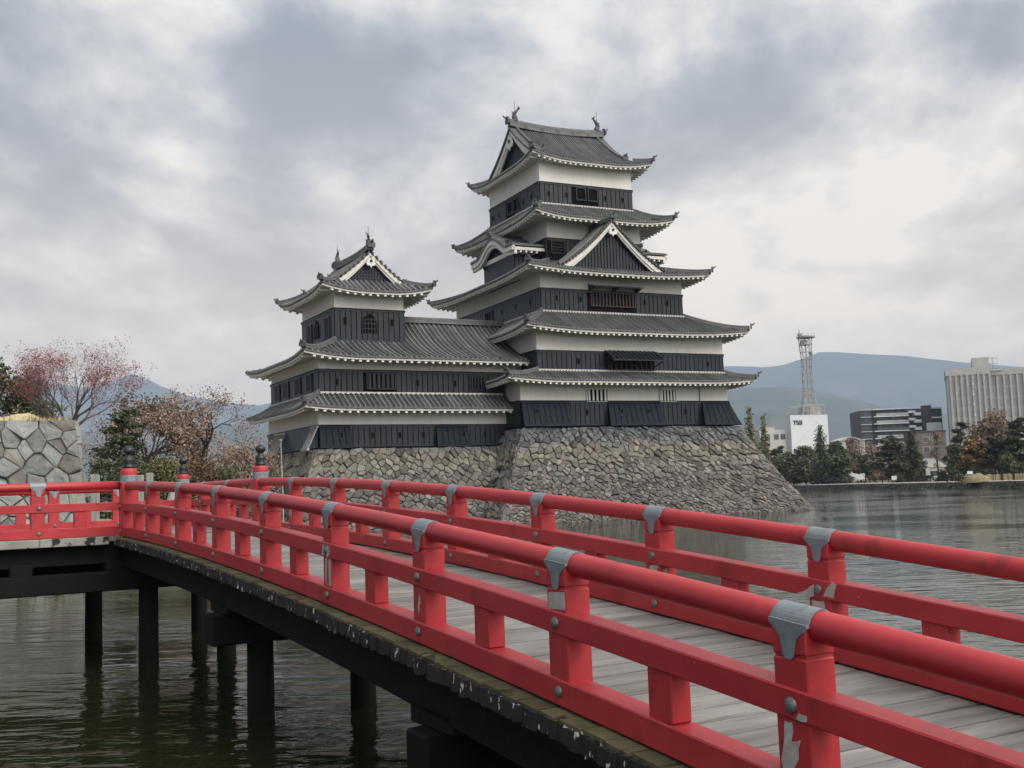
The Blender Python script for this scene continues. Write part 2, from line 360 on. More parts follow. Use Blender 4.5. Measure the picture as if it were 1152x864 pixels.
def clip(poly, nx, ny, d):             # keep the side nx*x+ny*y <= d
    out = []
    for i in range(len(poly)):
        a, b = poly[i], poly[(i + 1) % len(poly)]
        fa, fb = nx * a[0] + ny * a[1] - d, nx * b[0] + ny * b[1] - d
        if fa <= 0: out.append(a)
        if (fa < 0) != (fb < 0) and abs(fa - fb) > 1e-12:
            t = fa / (fa - fb); out.append((a[0] + t * (b[0] - a[0]), a[1] + t * (b[1] - a[1])))
    return out
def stone_face(mb, W_, Hh, surf, size, small=None, proud=0.10, m=0, mback=1, gap=0.022, asp=1.35, jit=.17, sink=.04):
    """fills a W_ x Hh sheet with separate irregular stones; surf(x, y) -> (point, normal)"""
    seeds = []; y = 0.0
    while y < Hh:
        k = y / Hh
        sz = size if small is None else small + (size - small) * min(1, k * 1.25)
        h = sz * uni(0.5, 1.3); x = -uni(0, sz)
        while x < W_ + sz:
            w = sz * asp * uni(0.4, 1.75)
            if rnd() < 0.3:
                seeds.append((x + w * .3, y + h * .25)); seeds.append((x + w * .55, y + h * .8))
            else:
                seeds.append((x + w / 2, y + h / 2 + uni(-jit, jit) * h))
            x += w
        y += h
    cell = size * 1.6; grid = {}
    for i, (x, y) in enumerate(seeds): grid.setdefault((int(x // cell), int(y // cell)), []).append(i)
    for i, (x, y) in enumerate(seeds):
        if not (-.3 < x < W_ + .3 and -.3 < y < Hh + .3): continue
        poly = [(0, 0), (W_, 0), (W_, Hh), (0, Hh)]
        gx_, gy_ = int(x // cell), int(y // cell)
        for a in range(gx_ - 2, gx_ + 3):
            for b in range(gy_ - 2, gy_ + 3):
                for j in grid.get((a, b), ()):
                    if j == i: continue
                    X, Y = seeds[j]; nx, ny = X - x, (Y - y)
                    poly = clip(poly, nx, ny, (X * X + Y * Y - x * x - y * y) / 2)
                    if len(poly) < 3: break
                if len(poly) < 3: break
            if len(poly) < 3: break
        if len(poly) < 3: continue
        cx = sum(p[0] for p in poly) / len(poly); cy = sum(p[1] for p in poly) / len(poly)
        rad = max(.05, sum(math.hypot(p[0] - cx, p[1] - cy) for p in poly) / len(poly))
        if rad < .07: continue
        g = max(0.4, 1 - gap / rad * 1.4)
        dep = proud * uni(.5, 1.35) * min(1, rad / .35)
        tx, ty = uni(-.22, .22), uni(-.30, .10)
        a_ = rnd()
        rings = []
        for sc, hh in ((g, -sink), (g * .992, dep * .55), (g * (.91 - .06 * rnd()), dep), (0.42, dep * 1.12)):
            ring = []
            for px_, py_ in poly:
                qx, qy = cx + (px_ - cx) * sc, cy + (py_ - cy) * sc
                P, Nn = surf(qx, qy)
                ring.append(mb.vert(P + Nn * (hh + (tx * (qx - cx) + ty * (qy - cy) if hh > 0 else 0) + (uni(-.02, .02) if hh > dep * .9 else 0))))
            rings.append(ring)
        n = len(poly)
        for r0, r1 in zip(rings, rings[1:]):
            for k in range(n): mb.face((r0[k], r0[(k + 1) % n], r1[(k + 1) % n], r1[k]), m, a_)
        mb.face(rings[-1], m, a_)
    nx, ny = max(2, int(W_ / 2)), 8        # dark backing behind the joints
    g = [[mb.vert(surf(W_ * i / nx, Hh * j / ny)[0] - surf(W_ * i / nx, Hh * j / ny)[1] * .02) for i in range(nx + 1)] for j in range(ny + 1)]
    for j in range(ny):
        for i in range(nx): mb.face((g[j][i], g[j][i + 1], g[j + 1][i + 1], g[j + 1][i]), mback)
def coursed_face(mb, W_, Hh, surf, h0, h1, w0, w1, proud=.09, m=0, mback=1, gap=.007):
    """rough blocks laid in wavering courses"""
    ys = [0.0]
    while ys[-1] < Hh - h0: ys.append(ys[-1] + uni(h0, h1))
    ys[-1] = Hh
    ph = [(uni(.3, .9), uni(0, 6.28), uni(.9, 2.2), uni(0, 6.28)) for _ in ys]
    def line(j, x):
        if j == 0 or j == len(ys) - 1: return ys[j]
        a, b, c, d = ph[j]; return ys[j] + .17 * math.sin(a * x + b) + .10 * math.sin(c * x + d)
    def stone(poly):
        cx = sum(p[0] for p in poly) / len(poly); cy = sum(p[1] for p in poly) / len(poly)
        rad = sum(math.hypot(p[0] - cx, p[1] - cy) for p in poly) / len(poly)
        dep = proud * uni(.5, 1.4); tx, ty = uni(-.10, .10), uni(-.14, .05); a_ = rnd(); rings = []
        for sc, hh in ((1 - gap / rad, -.06), (1 - gap / rad - .01, dep * .5), (.92 - .04 * rnd(), dep), (.5, dep * 1.15)):
            ring = []
            for px_, py_ in poly:
                qx, qy = cx + (px_ - cx) * sc, cy + (py_ - cy) * sc
                P, Nn = surf(min(W_, max(0, qx)), min(Hh, max(0, qy)))
                ring.append(mb.vert(P + Nn * (hh + (tx * (qx - cx) + ty * (qy - cy) if hh > 0 else 0) + (uni(-.02, .02) if hh > dep * .9 else 0))))
            rings.append(ring)
        n = len(poly)
        for r0, r1 in zip(rings, rings[1:]):
            for k in range(n): mb.face((r0[k], r0[(k + 1) % n], r1[(k + 1) % n], r1[k]), m, a_)
        mb.face(rings[-1], m, a_)
    for j in range(len(ys) - 1):
        x, sl0 = 0.0, 0.0
        while x < W_ - .05:
            w = uni(w0, w1); x1 = min(W_, x + w)
            if W_ - x1 < w0 * .6: x1 = W_
            sl1 = 0 if x1 == W_ else uni(-.24, .24)
            lo0, lo1, up0, up1 = x - sl0, x1 - sl1, x + sl0, x1 + sl1
            def quad(f0, f1):
                g = lambda xx, f: (xx, line(j, xx) + (line(j + 1, xx) - line(j, xx)) * f)
                L0, L1 = lo0 + (up0 - lo0) * f0, lo1 + (up1 - lo1) * f0; U0, U1 = lo0 + (up0 - lo0) * f1, lo1 + (up1 - lo1) * f1
                stone([g(L0, f0), g((L0 + L1) / 2, f0), g(L1, f0), g(U1, f1), g(U0 * .45 + U1 * .55, f1), g(U0, f1)])
            if rnd() < .36 and x1 - x < w1 * .8: f = uni(.4, .6); quad(0, f); quad(f, 1)
            else: quad(0, 1)
            x, sl0 = x1, sl1
    nx, ny = max(2, int(W_ / 2)), 8
    g = [[mb.vert(surf(W_ * i / nx, Hh * j / ny)[0] - surf(W_ * i / nx, Hh * j / ny)[1] * .03) for i in range(nx + 1)] for j in range(ny + 1)]
    for j in range(ny):
        for i in range(nx): mb.face((g[j][i], g[j][i + 1], g[j + 1][i + 1], g[j + 1][i]), mback)
def batter_surf(B0, B1, T0, T1, Hh, W_, curve=0.25):
    """surface between a bottom edge B0-B1 and a top edge T0-T1, concave like a castle base"""
    B0, B1, T0, T1 = map(Vector, (B0, B1, T0, T1))
    def pt(x, y):
        k = x / W_; t = y / Hh
        a, b = B0.lerp(B1, k), T0.lerp(T1, k)
        h = t * (1 + curve * (1 - t) * -1)  # height lags, so the foot spreads
        q = a.lerp(b, t); q.z = a.z + (b.z - a.z) * h
        return q
    def f(x, y):
        e = .02
        p = pt(x, y)
        dx_ = pt(min(W_, x + e), y) - pt(max(0, x - e), y); dy_ = pt(x, min(Hh, y + e)) - pt(x, max(0, y - e))
        return p, dx_.cross(dy_).normalized()
    return f
def quoins(mb, A, Bt, o1, o2, n, size, m=0):
    """long corner stones stacked up an edge from A to Bt, laid alternately along o1 and o2 (inward directions)"""
    A, Bt, o1, o2 = map(Vector, (A, Bt, o1, o2))
    for i in range(n):
        t0, t1 = i / n, (i + .96) / n
        p, q = A.lerp(Bt, t0), A.lerp(Bt, t1)
        l1, l2 = (size * uni(1.6, 2.3), size * uni(.8, 1.0)) if i % 2 else (size * uni(.8, 1.0), size * uni(1.6, 2.3))
        ou = -(o1 + o2) * uni(.05, .13)
        v = []
        for z in (p, q):
            c = z + ou
            v += [c, c + o1 * l1, c + o1 * l1 + o2 * l2, c + o2 * l2]
        j = [Vector((uni(-.05, .05), uni(-.05, .05), uni(-.04, .04))) for _ in v]
        mb.hexa([a + b for a, b in zip(v, j)], m, rnd())

# ---------------------------------------------------------------- roofs
def frame(P0, P1, inner):
    P0, P1, inner = Vector((*P0, 0)), Vector((*P1, 0)), Vector((*inner, 0))
    a = (P1 - P0); Ls = a.length; a = a / Ls
    b = Vector((-a.y, a.x, 0))
    if (inner - P0).dot(b) < 0: b = -b
    return P0, a, b, Ls
def prof(t, k): return t * (1 - k) + k * t * t
class Side:
    """one slope of a tiled roof: eave line P0-P1, running inwards by `run`, rising by `rise`"""
    def __init__(s, P0, P1, inner, run, z, rise, k=0.3, hl=None, hr=None, lift=0.45, tl=1, tr=1, steps=(), tcap=1.0, zone=None):
        s.P, s.a, s.b, s.L = frame(P0, P1, inner)
        s.run, s.z, s.rise, s.k, s.hl, s.hr, s.lift, s.tcap, s.steps = run, z, rise, k, hl, hr, lift, tcap, steps
        s.zone = zone or max(hl or 0, hr or 0, 3.0)
    def lf(s, x):
        v = 0
        if s.hl is not None: v += max(0, 1 - x / s.zone) ** 2
        if s.hr is not None: v += max(0, 1 - (s.L - x) / s.zone) ** 2
        return v * s.lift
    def tmax(s, x):
        t = s.tcap
        if s.hl: t = min(t, x / s.hl)
        if s.hr: t = min(t, (s.L - x) / s.hr)
        for x0, x1, tt in s.steps:
            if x0 <= x < x1: t = min(tt, (x / s.hl) if s.hl else tt, ((s.L - x) / s.hr) if s.hr else tt)
        return max(0.0, t)
    def pt(s, x, t, up=0.0, out=0.0):
        p = s.P + s.a * x + s.b * (t * s.run - out)
        p.z = s.z + s.rise * prof(t, s.k) + s.lf(x) * max(0, 1 - t) ** 1.6 + up
        return p
    def tiles(s, mb, pitch, h=0.11, m=0, nseg=5, xa=None, xb=None):
        n = max(2, round(s.L / pitch)); p = s.L / n
        for i in range(n):
            xc = (i + .5) * p
            tm = s.tmax(xc)
            if tm < 0.02: continue
            a_ = rnd()
            offs = ((0, 0), (.44, 0), (.50, h), (.72, h), (.78, 0), (1, 0))
            cols = []
            for o, hh in offs:
                x = (i + o) * p
                cols.append([mb.vert(s.pt(x, tm * j / nseg, hh)) for j in range(nseg + 1)])
            for c0, c1 in zip(cols, cols[1:]):
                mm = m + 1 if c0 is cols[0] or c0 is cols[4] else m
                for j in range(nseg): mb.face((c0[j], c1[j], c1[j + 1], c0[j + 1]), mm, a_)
            mb.poly([s.pt((i + .44) * p, 0, h, .01), s.pt((i + .44) * p, 0, -.11, .01), s.pt((i + .78) * p, 0, -.11, .01), s.pt((i + .78) * p, 0, h, .01)], m, a_ * .6)
    def trim(s, mb, wall, rs=0.5, m=0, fasc=0.15, drop=0.14, rz=0.17, dark=1):
        """white plastered eave: dark tile edge, white band, rafter ends and soffit back to the wall line"""
        n = max(6, int(s.L / .8))
        def q(x, out, z): return s.pt(x, 0, z, -out)
        for i in range(n):
            x0, x1 = s.L * i / n, s.L * (i + 1) / n
            for (o0, z0, o1, z1, mm) in ((0.0, 0.0, 0.0, -drop, dark), (0.0, -drop, 0.09, -drop, dark), (0.09, -drop, 0.09, -drop - fasc, m), (0.09, -drop - fasc, 0.35, -drop - fasc, m)):
                def cl(x, o):   # keep the offset strips inside the mitred corners
                    lo_ = o if s.hl is not None else 0; hi_ = s.L - (o if s.hr is not None else 0)
                    return min(max(x, lo_), hi_)
                mb.poly([q(cl(x0, o0), o0, z0), q(cl(x1, o0), o0, z0), q(cl(x1, o1), o1, z1), q(cl(x0, o1), o1, z1)], mm)
            # soffit
            zb = -drop - fasc + .03
            w0 = s.pt(x0, 0, zb, -wall); w1 = s.pt(x1, 0, zb, -wall)
            w0.z = w1.z = s.z + zb + .24 * wall
            mb.poly([q(x0, .3, zb + .02), q(x1, .3, zb + .02), w1, w0], m)
        nr = max(2, int(s.L / rs))
        for i in range(nr):
            x = (i + .5) * s.L / nr
            L_ = wall
            if s.hl is not None: L_ = min(L_, x * 1.0)
            if s.hr is not None: L_ = min(L_, (s.L - x))
            if L_ < .5: continue
            zt = -drop - fasc + .01; w = .10
            P = []
            for o, dz_ in ((.14, -rz), (.14, 0)):
                pass
            a0, a1 = s.pt(x - w, 0, zt, -.14), s.pt(x + w, 0, zt, -.14)
            b0, b1 = s.pt(x - w, 0, zt, -L_), s.pt(x + w, 0, zt, -L_)
            zi = s.z + zt + .24 * L_ + s.lf(x) * max(0, 1 - L_ / max(wall, .1))
            b0.z = b1.z = zi
            dn = Vector((0, 0, -rz))
            mb.hexa([a0 + dn, a1 + dn, b1 + dn, b0 + dn, a0, a1, b1, b0] if (s.a.cross(s.b)).z > 0 else [a1 + dn, a0 + dn, b0 + dn, b1 + dn, a1, a0, b0, b1], m)
    def hip(s, mb, left=True, w=0.16, h=0.30, m=0, t1=None):
        """ridge of tiles up the hip, with an upturned tile at the foot"""
        tt = s.tcap if t1 is None else t1
        hh = s.hl if left else s.hr
        pts = []
        for j in range(9):
            t = tt * j / 8; x = hh * t if left else s.L - hh * t
            pts.append(s.pt(x, t, .02))
        ridge_bar(mb, pts, w, h, m)
        d = (pts[0] - pts[1]); d.z = 0; d.normalize()
        end_tile(mb, pts[0] + Vector((0, 0, h)), d, m, .9)
        return pts
def ridge_bar(mb, pts, w, h, m=0):
    rings = []
    for i, p in enumerate(pts):
        d = (pts[min(i + 1, len(pts) - 1)] - pts[max(0, i - 1)]); d.z = 0
        d.normalize(); x = Vector((-d.y, d.x, 0))
        ring = []
        for o, z in ((-w * 1.25, 0), (-w, h * .35), (-w * .9, h * .75), (-w * .45, h), (w * .45, h), (w * .9, h * .75), (w, h * .35), (w * 1.25, 0)):
            ring.append(mb.vert(p + x * o + Vector((0, 0, z))))
        rings.append(ring)
    for a_, b_ in zip(rings, rings[1:]):
        for k in range(7): mb.face((a_[k], a_[k + 1], b_[k + 1], b_[k]), m)
    mb.face(rings[0][::-1], m); mb.face(rings[-1], m)
def end_tile(mb, p, d, m=0, s=1.0):
    """demon tile block with an upturned round tile"""
    x = Vector((-d.y, d.x, 0)); u = Vector((0, 0, 1))
    c = p - u * .3 * s + d * .06
    out = [(-.26, 0), (-.30, .22), (-.20, .42), (-.1, .52), (.1, .52), (.20, .42), (.30, .22), (.26, 0)]
    mb.prism([c + x * a * s + u * b * s for a, b in out], d * .14 * s, m)
    mb.tube([c + u * .36 * s, c + d * .2 * s + u * .38 * s, c + d * .36 * s + u * .46 * s, c + d * .42 * s + u * .56 * s], [.075 * s, .075 * s, .06 * s, .03 * s], 7, m)
def wall_strip(mb, P0, P1, z, pitch, out, m=0):
    """row of white-jointed tile ends where a roof meets the wall above"""
    P0, P1 = Vector((*P0, z)), Vector((*P1, z)); a = P1 - P0; L_ = a.length; a /= L_
    o = Vector((*out, 0)); u = Vector((0, 0, 1))
    mb.prism([P0, P0 + o * .10, P0 + o * .10 + u * .09, P0 + u * .14], a * L_, m)
    n = int(L_ / pitch)
    for i in range(n):
        c = P0 + a * (i + .5) * L_ / n
        mb.hexa([c + a * p_ + o * q_ + u * r_ for r_, in ((-.07,), (.06,)) for p_, q_ in ((-.28 * pitch, .24), (.28 * pitch, .24), (.28 * pitch, 0), (-.28 * pitch, 0))], m)

def boards(mb, P0, P1, z0, z1, out, w=0.44, rail=0.14, skip=(), top=None):
    """black boarding: rails above and below, separate boards with open gaps (material 0 = board, 1 = gap)"""
    P0, P1 = Vector((*P0, 0)), Vector((*P1, 0)); a = P1 - P0; L_ = a.length; a /= L_
    o = Vector((*out, 0)); u = Vector((0, 0, 1))
    def slab(x0, x1, za, zb, d0, d1, m, at_=.5):
        p = lambda x, d, z: P0 + a * x + o * d + u * z
        mb.hexa([p(x0, d1, za), p(x1, d1, za), p(x1, d0, za), p(x0, d0, za), p(x0, d1, zb), p(x1, d1, zb), p(x1, d0, zb), p(x0, d0, zb)], m, at_)
    slab(0, L_, z1 - rail, z1, 0, .10, 0, .45); slab(0, L_, z0, z0 + rail * 1.1, 0, .08, 0, .4)
    slab(0, L_, z1, z1 + .05, 0, .14, 1)
    n = max(2, round(L_ / w)); p = L_ / n
    for i in range(n):
        x0, x1 = i * p + .035, (i + 1) * p - .035
        if any(x1 > a_ and x0 < b_ for a_, b_ in skip): continue
        slab(x0, x1, z0 + rail * 1.1, z1 - rail, 0, .045, 0, uni(.2, .8))
def loophole(parent, P, a, o, w=.22, h=.42):
    mb = MB(); a, o = Vector((*a, 0)), Vector((*o, 0)); P = Vector(P); u = Vector((0, 0, 1))
    def slab(x0, x1, z0, z1, d0, d1, m):
        p = lambda x, d, z: P + a * x + o * d + u * z
        mb.hexa([p(x0, d1, z0), p(x1, d1, z0), p(x1, d0, z0), p(x0, d0, z0), p(x0, d1, z1), p(x1, d1, z1), p(x1, d0, z1), p(x0, d0, z1)], m)
    w /= 2; h /= 2; f = .05
    slab(-w, w, -h, h, .03, .052, 1)
    slab(-w - f, -w, -h - f, h + f, .03, .085, 0); slab(w, w + f, -h - f, h + f, .03, .085, 0)
    slab(-w, w, h, h + f, .03, .08, 0); slab(-w, w, -h - f, -h, .03, .08, 0)
    return mb.build('loophole', [M['board'], M['gap']], parent)
def bar_window(parent, P0, a, o, w, h, nb, bar, depth=.12, name='window', bw=.09, lattice=False, frame_m=None):
    """barred window: a dark opening (its own mesh), with frame and bars as a child"""
    a, o, u, P0 = Vector((*a, 0)), Vector((*o, 0)), Vector((0, 0, 1)), Vector(P0)
    p = lambda x, d, z: P0 + a * x + o * d + u * z
    def slab(mb, x0, x1, z0, z1, d0, d1, m=0):
        mb.hexa([p(x0, d1, z0), p(x1, d1, z0), p(x1, d0, z0), p(x0, d0, z0), p(x0, d1, z1), p(x1, d1, z1), p(x1, d0, z1), p(x0, d0, z1)], m)
    mb = MB(); slab(mb, 0, w, 0, h, -.02, .055)
    ob = mb.build(name, M['gap'], parent)
    mb = MB(); f = .08
    for x0, x1, z0, z1 in ((-f, 0, -f, h + f), (w, w + f, -f, h + f), (0, w, h, h + f), (0, w, -f, 0)): slab(mb, x0, x1, z0, z1, .0, depth + .02)
    for i in range(nb):
        c = (i + .5) * w / nb + (w / nb * 0 if nb else 0); slab(mb, c - bw / 2, c + bw / 2, 0, h, .06, depth)
    if lattice:
        for i in range(1, 4): slab(mb, 0, w, h * i / 4 - .03, h * i / 4 + .03, .06, depth - .02)
    mb.build('window_bars', bar, ob)
    return ob

def shachi(parent, P, d, s=1.0):
    """fish-shaped ridge ornament, head down and tail in the air, with a thin rod behind it"""
    P, d = Vector(P), Vector((*d, 0)); u = Vector((0, 0, 1)); x = Vector((-d.y, d.x, 0))
    mb = MB()
    mb.tube([P, P + u * .25 * s + d * .03 * s, P + u * .6 * s - d * .10 * s, P + u * .95 * s - d * .02 * s, P + u * 1.25 * s + d * .22 * s, P + u * 1.42 * s + d * .46 * s],
            [.36 * s, .35 * s, .29 * s, .22 * s, .16 * s, .08 * s], 8, 0)
    for k in (.35, .6, .85):
        mb.prism([P + u * k * s - d * .2 * s, P + u * (k + .28) * s - d * .42 * s, P + u * (k + .22) * s - d * .12 * s], x * .05 * s, 0)
    for sg in (-1, 1):
        mb.prism([P + u * 1.3 * s + d * .3 * s, P + u * 1.75 * s + d * .35 * s + x * sg * .22 * s, P + u * 1.5 * s + d * .62 * s + x * sg * .1 * s], d * .05 * s, 0)
        mb.prism([P + u * .3 * s + x * sg * .2 * s, P + u * .62 * s + x * sg * .48 * s, P + u * .5 * s + x * sg * .15 * s], d * .05 * s, 0)
    o = mb.build('ridge_fish', M['tilecap'], parent, smooth=False)
    mr_ = MB(); mr_.tube([P + u * 1.2 * s, P + u * 2.35 * s], .025, 5); mr_.build('lightning_rod', M['bolt'], o)
    return o

def skirt_roof(parent, outer, inner, z, rise, wall, pitch, lift=.45, k=.28, sides='FLRB', mats=None, rs=.5, tail=None, hips=('FL', 'FR', 'BL', 'BR'), strip='FLRB', zt=None):
    """hipped roof round a storey: outer eave rectangle to the foot of the storey above"""
    x0, x1, y0, y1 = outer; X0, X1, Y0, Y1 = inner
    D = {'F': ((x0, y0), (x1, y0), Y0 - y0, X0 - x0, x1 - X1), 'B': ((x1, y1), (x0, y1), y1 - Y1, x1 - X1, X0 - x0),
         'L': ((x0, y1), (x0, y0), X0 - x0, y1 - Y1, Y0 - y0), 'R': ((x1, y0), (x1, y1), x1 - X1, Y0 - y0, y1 - Y1)}
    inn = ((X0 + X1) / 2, (Y0 + Y1) / 2)
    S = {}
    mb, me, mh = MB(), MB(), MB()
    for c in sides:
        P0, P1, run, hl, hr = D[c]
        l = None if tail and c + '0' in tail else hl; r = None if tail and c + '1' in tail else hr
        s = S[c] = Side(P0, P1, inn, run, z, rise, k, l, r, lift, zone=max(4.0, hl * 1.6, hr * 1.6))
        s.tiles(mb, pitch); s.trim(me, wall[c] if isinstance(wall, dict) else wall, rs)
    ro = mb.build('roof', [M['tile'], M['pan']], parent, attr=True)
    me.build('eaves', [M['plaster'], M['tilecap']], ro)
    for code, sd, left in (('FL', 'F', True), ('FR', 'F', False), ('BL', 'B', False), ('BR', 'B', True)):
        if code in hips and sd in S:
            mh = MB(); S[sd].hip(mh, left); mh.build('hip_ridge', M['tilecap'], ro)
    ms = MB(); zt = z + rise
    Q = {'F': ((X0, Y0), (X1, Y0), (0, -1)), 'B': ((X0, Y1), (X1, Y1), (0, 1)), 'L': ((X0, Y0), (X0, Y1), (-1, 0)), 'R': ((X1, Y0), (X1, Y1), (1, 0))}
    for c in strip: wall_strip(ms, Q[c][0], Q[c][1], zt + .02, pitch, Q[c][2])
    if ms.v: ms.build('tile_end_row', M['tileend'], ro)
    return S, ro
def storey(parent, rect, z0, zd, z1, skip=None, w=.44, faces='FLRB'):
    x0, x1, y0, y1 = rect
    m1 = MB(); m1.box(x0 + .02, x1 - .02, y0 + .02, y1 - .02, zd, z1); m1.build('plaster_wall', M['plaster'], parent)
    m2 = MB(); m2.box(x0, x1, y0, y1, z0 - .6, zd, 1)
    Q = {'F': ((x0, y0), (x1, y0), (0, -1)), 'B': ((x1, y1), (x0, y1), (0, 1)), 'L': ((x0, y1), (x0, y0), (-1, 0)), 'R': ((x1, y0), (x1, y1), (1, 0))}
    for c in faces: boards(m2, *Q[c][:2], z0, zd, Q[c][2], w, skip=[(a - x0, b - x0) if c == 'F' else (a, b) for a, b in (skip or {}).get(c, ())])
    return m2.build('board_wall', [M['board'], M['gap']], parent, attr=True)

def gable_front(parent, pts_l, pts_r, inset_dir, thick=.5, board_h=.42, recess=.45, tri=None, ornament=True, lattice=False, apex=None, slats=.26):
    """white bargeboards following the two slopes (pts run from foot to peak), dark slatted triangle set back, white pendant"""
    d = Vector(inset_dir)
    u = Vector((0, 0, 1))
    mg = MB()
    n = len(pts_l) - 1
    for pts in (pts_l, pts_r):
        for i in range(n):
            a, b = Vector(pts[i]), Vector(pts[i + 1])
            ha = board_h * (1.25 - .45 * i / n); hb = board_h * (1.25 - .45 * (i + 1) / n)
            q = [a - u * ha, b - u * hb, b - u * .04, a - u * .04]
            i0 = [mg.vert(p) for p in q]; i1 = [mg.vert(p + d * .16) for p in q]
            for k in range(4): mg.face((i0[k], i0[(k + 1) % 4], i1[(k + 1) % 4], i1[k]))
            mg.face(i0); mg.face(i1[::-1])
            # second, inner moulding
            q = [a - u * (ha * 1.55) + d * .10, b - u * (hb * 1.55) + d * .10, b - u * hb * .95 + d * .10, a - u * ha * .95 + d * .10]
            i0 = [mg.vert(p) for p in q]; i1 = [mg.vert(p + d * .16) for p in q]
            for k in range(4): mg.face((i0[k], i0[(k + 1) % 4], i1[(k + 1) % 4], i1[k]))
            mg.face(i0); mg.face(i1[::-1])
    g = mg.build('gable', M['plaster'], parent)
    # recessed slatted face
    base_l, base_r, top = Vector(pts_l[0]) + d * recess, Vector(pts_r[0]) + d * recess, Vector(pts_l[-1]) + d * recess - u * .1
    mt = MB(); pl = [Vector(p) + d * recess - u * .1 for p in pts_l]; pr = [Vector(p) + d * recess - u * .1 for p in pts_r]
    outline = pl + pr[::-1][1:]
    mt.prism(outline, d * .1, 1)
    a = base_r - base_l; L_ = a.length; a.normalize()
    def top_at(x):
        for pts in (pl, pr):
            for i in range(len(pts) - 1):
                xa, xb = (pts[i] - base_l).dot(a), (pts[i + 1] - base_l).dot(a)
                if min(xa, xb) <= x <= max(xa, xb) and abs(xb - xa) > 1e-6:
                    return pts[i].lerp(pts[i + 1], (x - xa) / (xb - xa)).z
        return base_l.z
    k = int(L_ / slats)
    for i in range(k):
        x = (i + .5) * L_ / k; zt = top_at(x) - .15
        zb = base_l.z - .3
        if zt - zb < .25: continue
        p = base_l + a * x; p.z = 0
        w = slats * .36
        q = lambda s_, dd, z: p + a * s_ - d * dd + u * z
        mt.hexa([q(-w, .07, zb), q(w, .07, zb), q(w, 0, zb), q(-w, 0, zb), q(-w, .07, zt), q(w, .07, zt), q(w, 0, zt), q(-w, 0, zt)], 0, uni(.35, .65))
    if lattice:
        z = base_l.z + .1
        while z < top.z - .5:
            hw = L_ / 2 * max(0, 1 - (z - base_l.z) / (top.z - base_l.z)) - .2
            p = (base_l + base_r) / 2; p.z = 0
            q = lambda s_, dd, zz_: p + a * s_ - d * dd + u * zz_
            if hw > .1: mt.hexa([q(-hw, .09, z), q(hw, .09, z), q(hw, 0, z), q(-hw, 0, z), q(-hw, .09, z + .07), q(hw, .09, z + .07), q(hw, 0, z + .07), q(-hw, 0, z + .07)], 0)
            z += .26
    mt.build('gable_slats', [M['board'], M['gap']], g, attr=True)
    if ornament:
        mo = MB(); c = Vector(pts_l[-1]) - u * (board_h * 1.5) - d * .05
        s = board_h * 1.15
        out = [(-.75, -.55), (-.95, -.95), (-.7, -1.35), (-.3, -1.3), (0, -1.75), (.3, -1.3), (.7, -1.35), (.95, -.95), (.75, -.55), (.35, 0), (-.35, 0)]
        mo.prism([c + a * px_ * s + u * py_ * s for px_, py_ in out][::-1], -d * .1, 0)
        mo.build('gable_pendant', M['plaster'], g)
        mk = MB(); cc = c - u * s * .45 - d * .12
        mk.prism([cc + a * .28 * s * math.cos(k_ * math.pi / 3) + u * .28 * s * math.sin(k_ * math.pi / 3) for k_ in range(6)], -d * .06, 0)
        mk.build('gable_boss', M['board'], g)
    return g
def verge_tiles(mb, pts, d, pitch, m=0):
    """tile ends along a gable slope"""
    d = Vector(d); u = Vector((0, 0, 1))
    for i in range(len(pts) - 1):
        a, b = Vector(pts[i]), Vector(pts[i + 1]); L_ = (b - a).length; n = max(1, round(L_ / pitch))
        for j in range(n):
            p = a.lerp(b, (j + .5) / n); t = (b - a).normalized() * pitch * .3
            mb.hexa([p - t - d * .16 - u * .05, p + t - d * .16 - u * .05, p + t + d * .5 - u * .05, p - t + d * .5 - u * .05,
                     p - t - d * .16 + u * .16, p + t - d * .16 + u * .16, p + t + d * .5 + u * .16, p - t + d * .5 + u * .16], m)

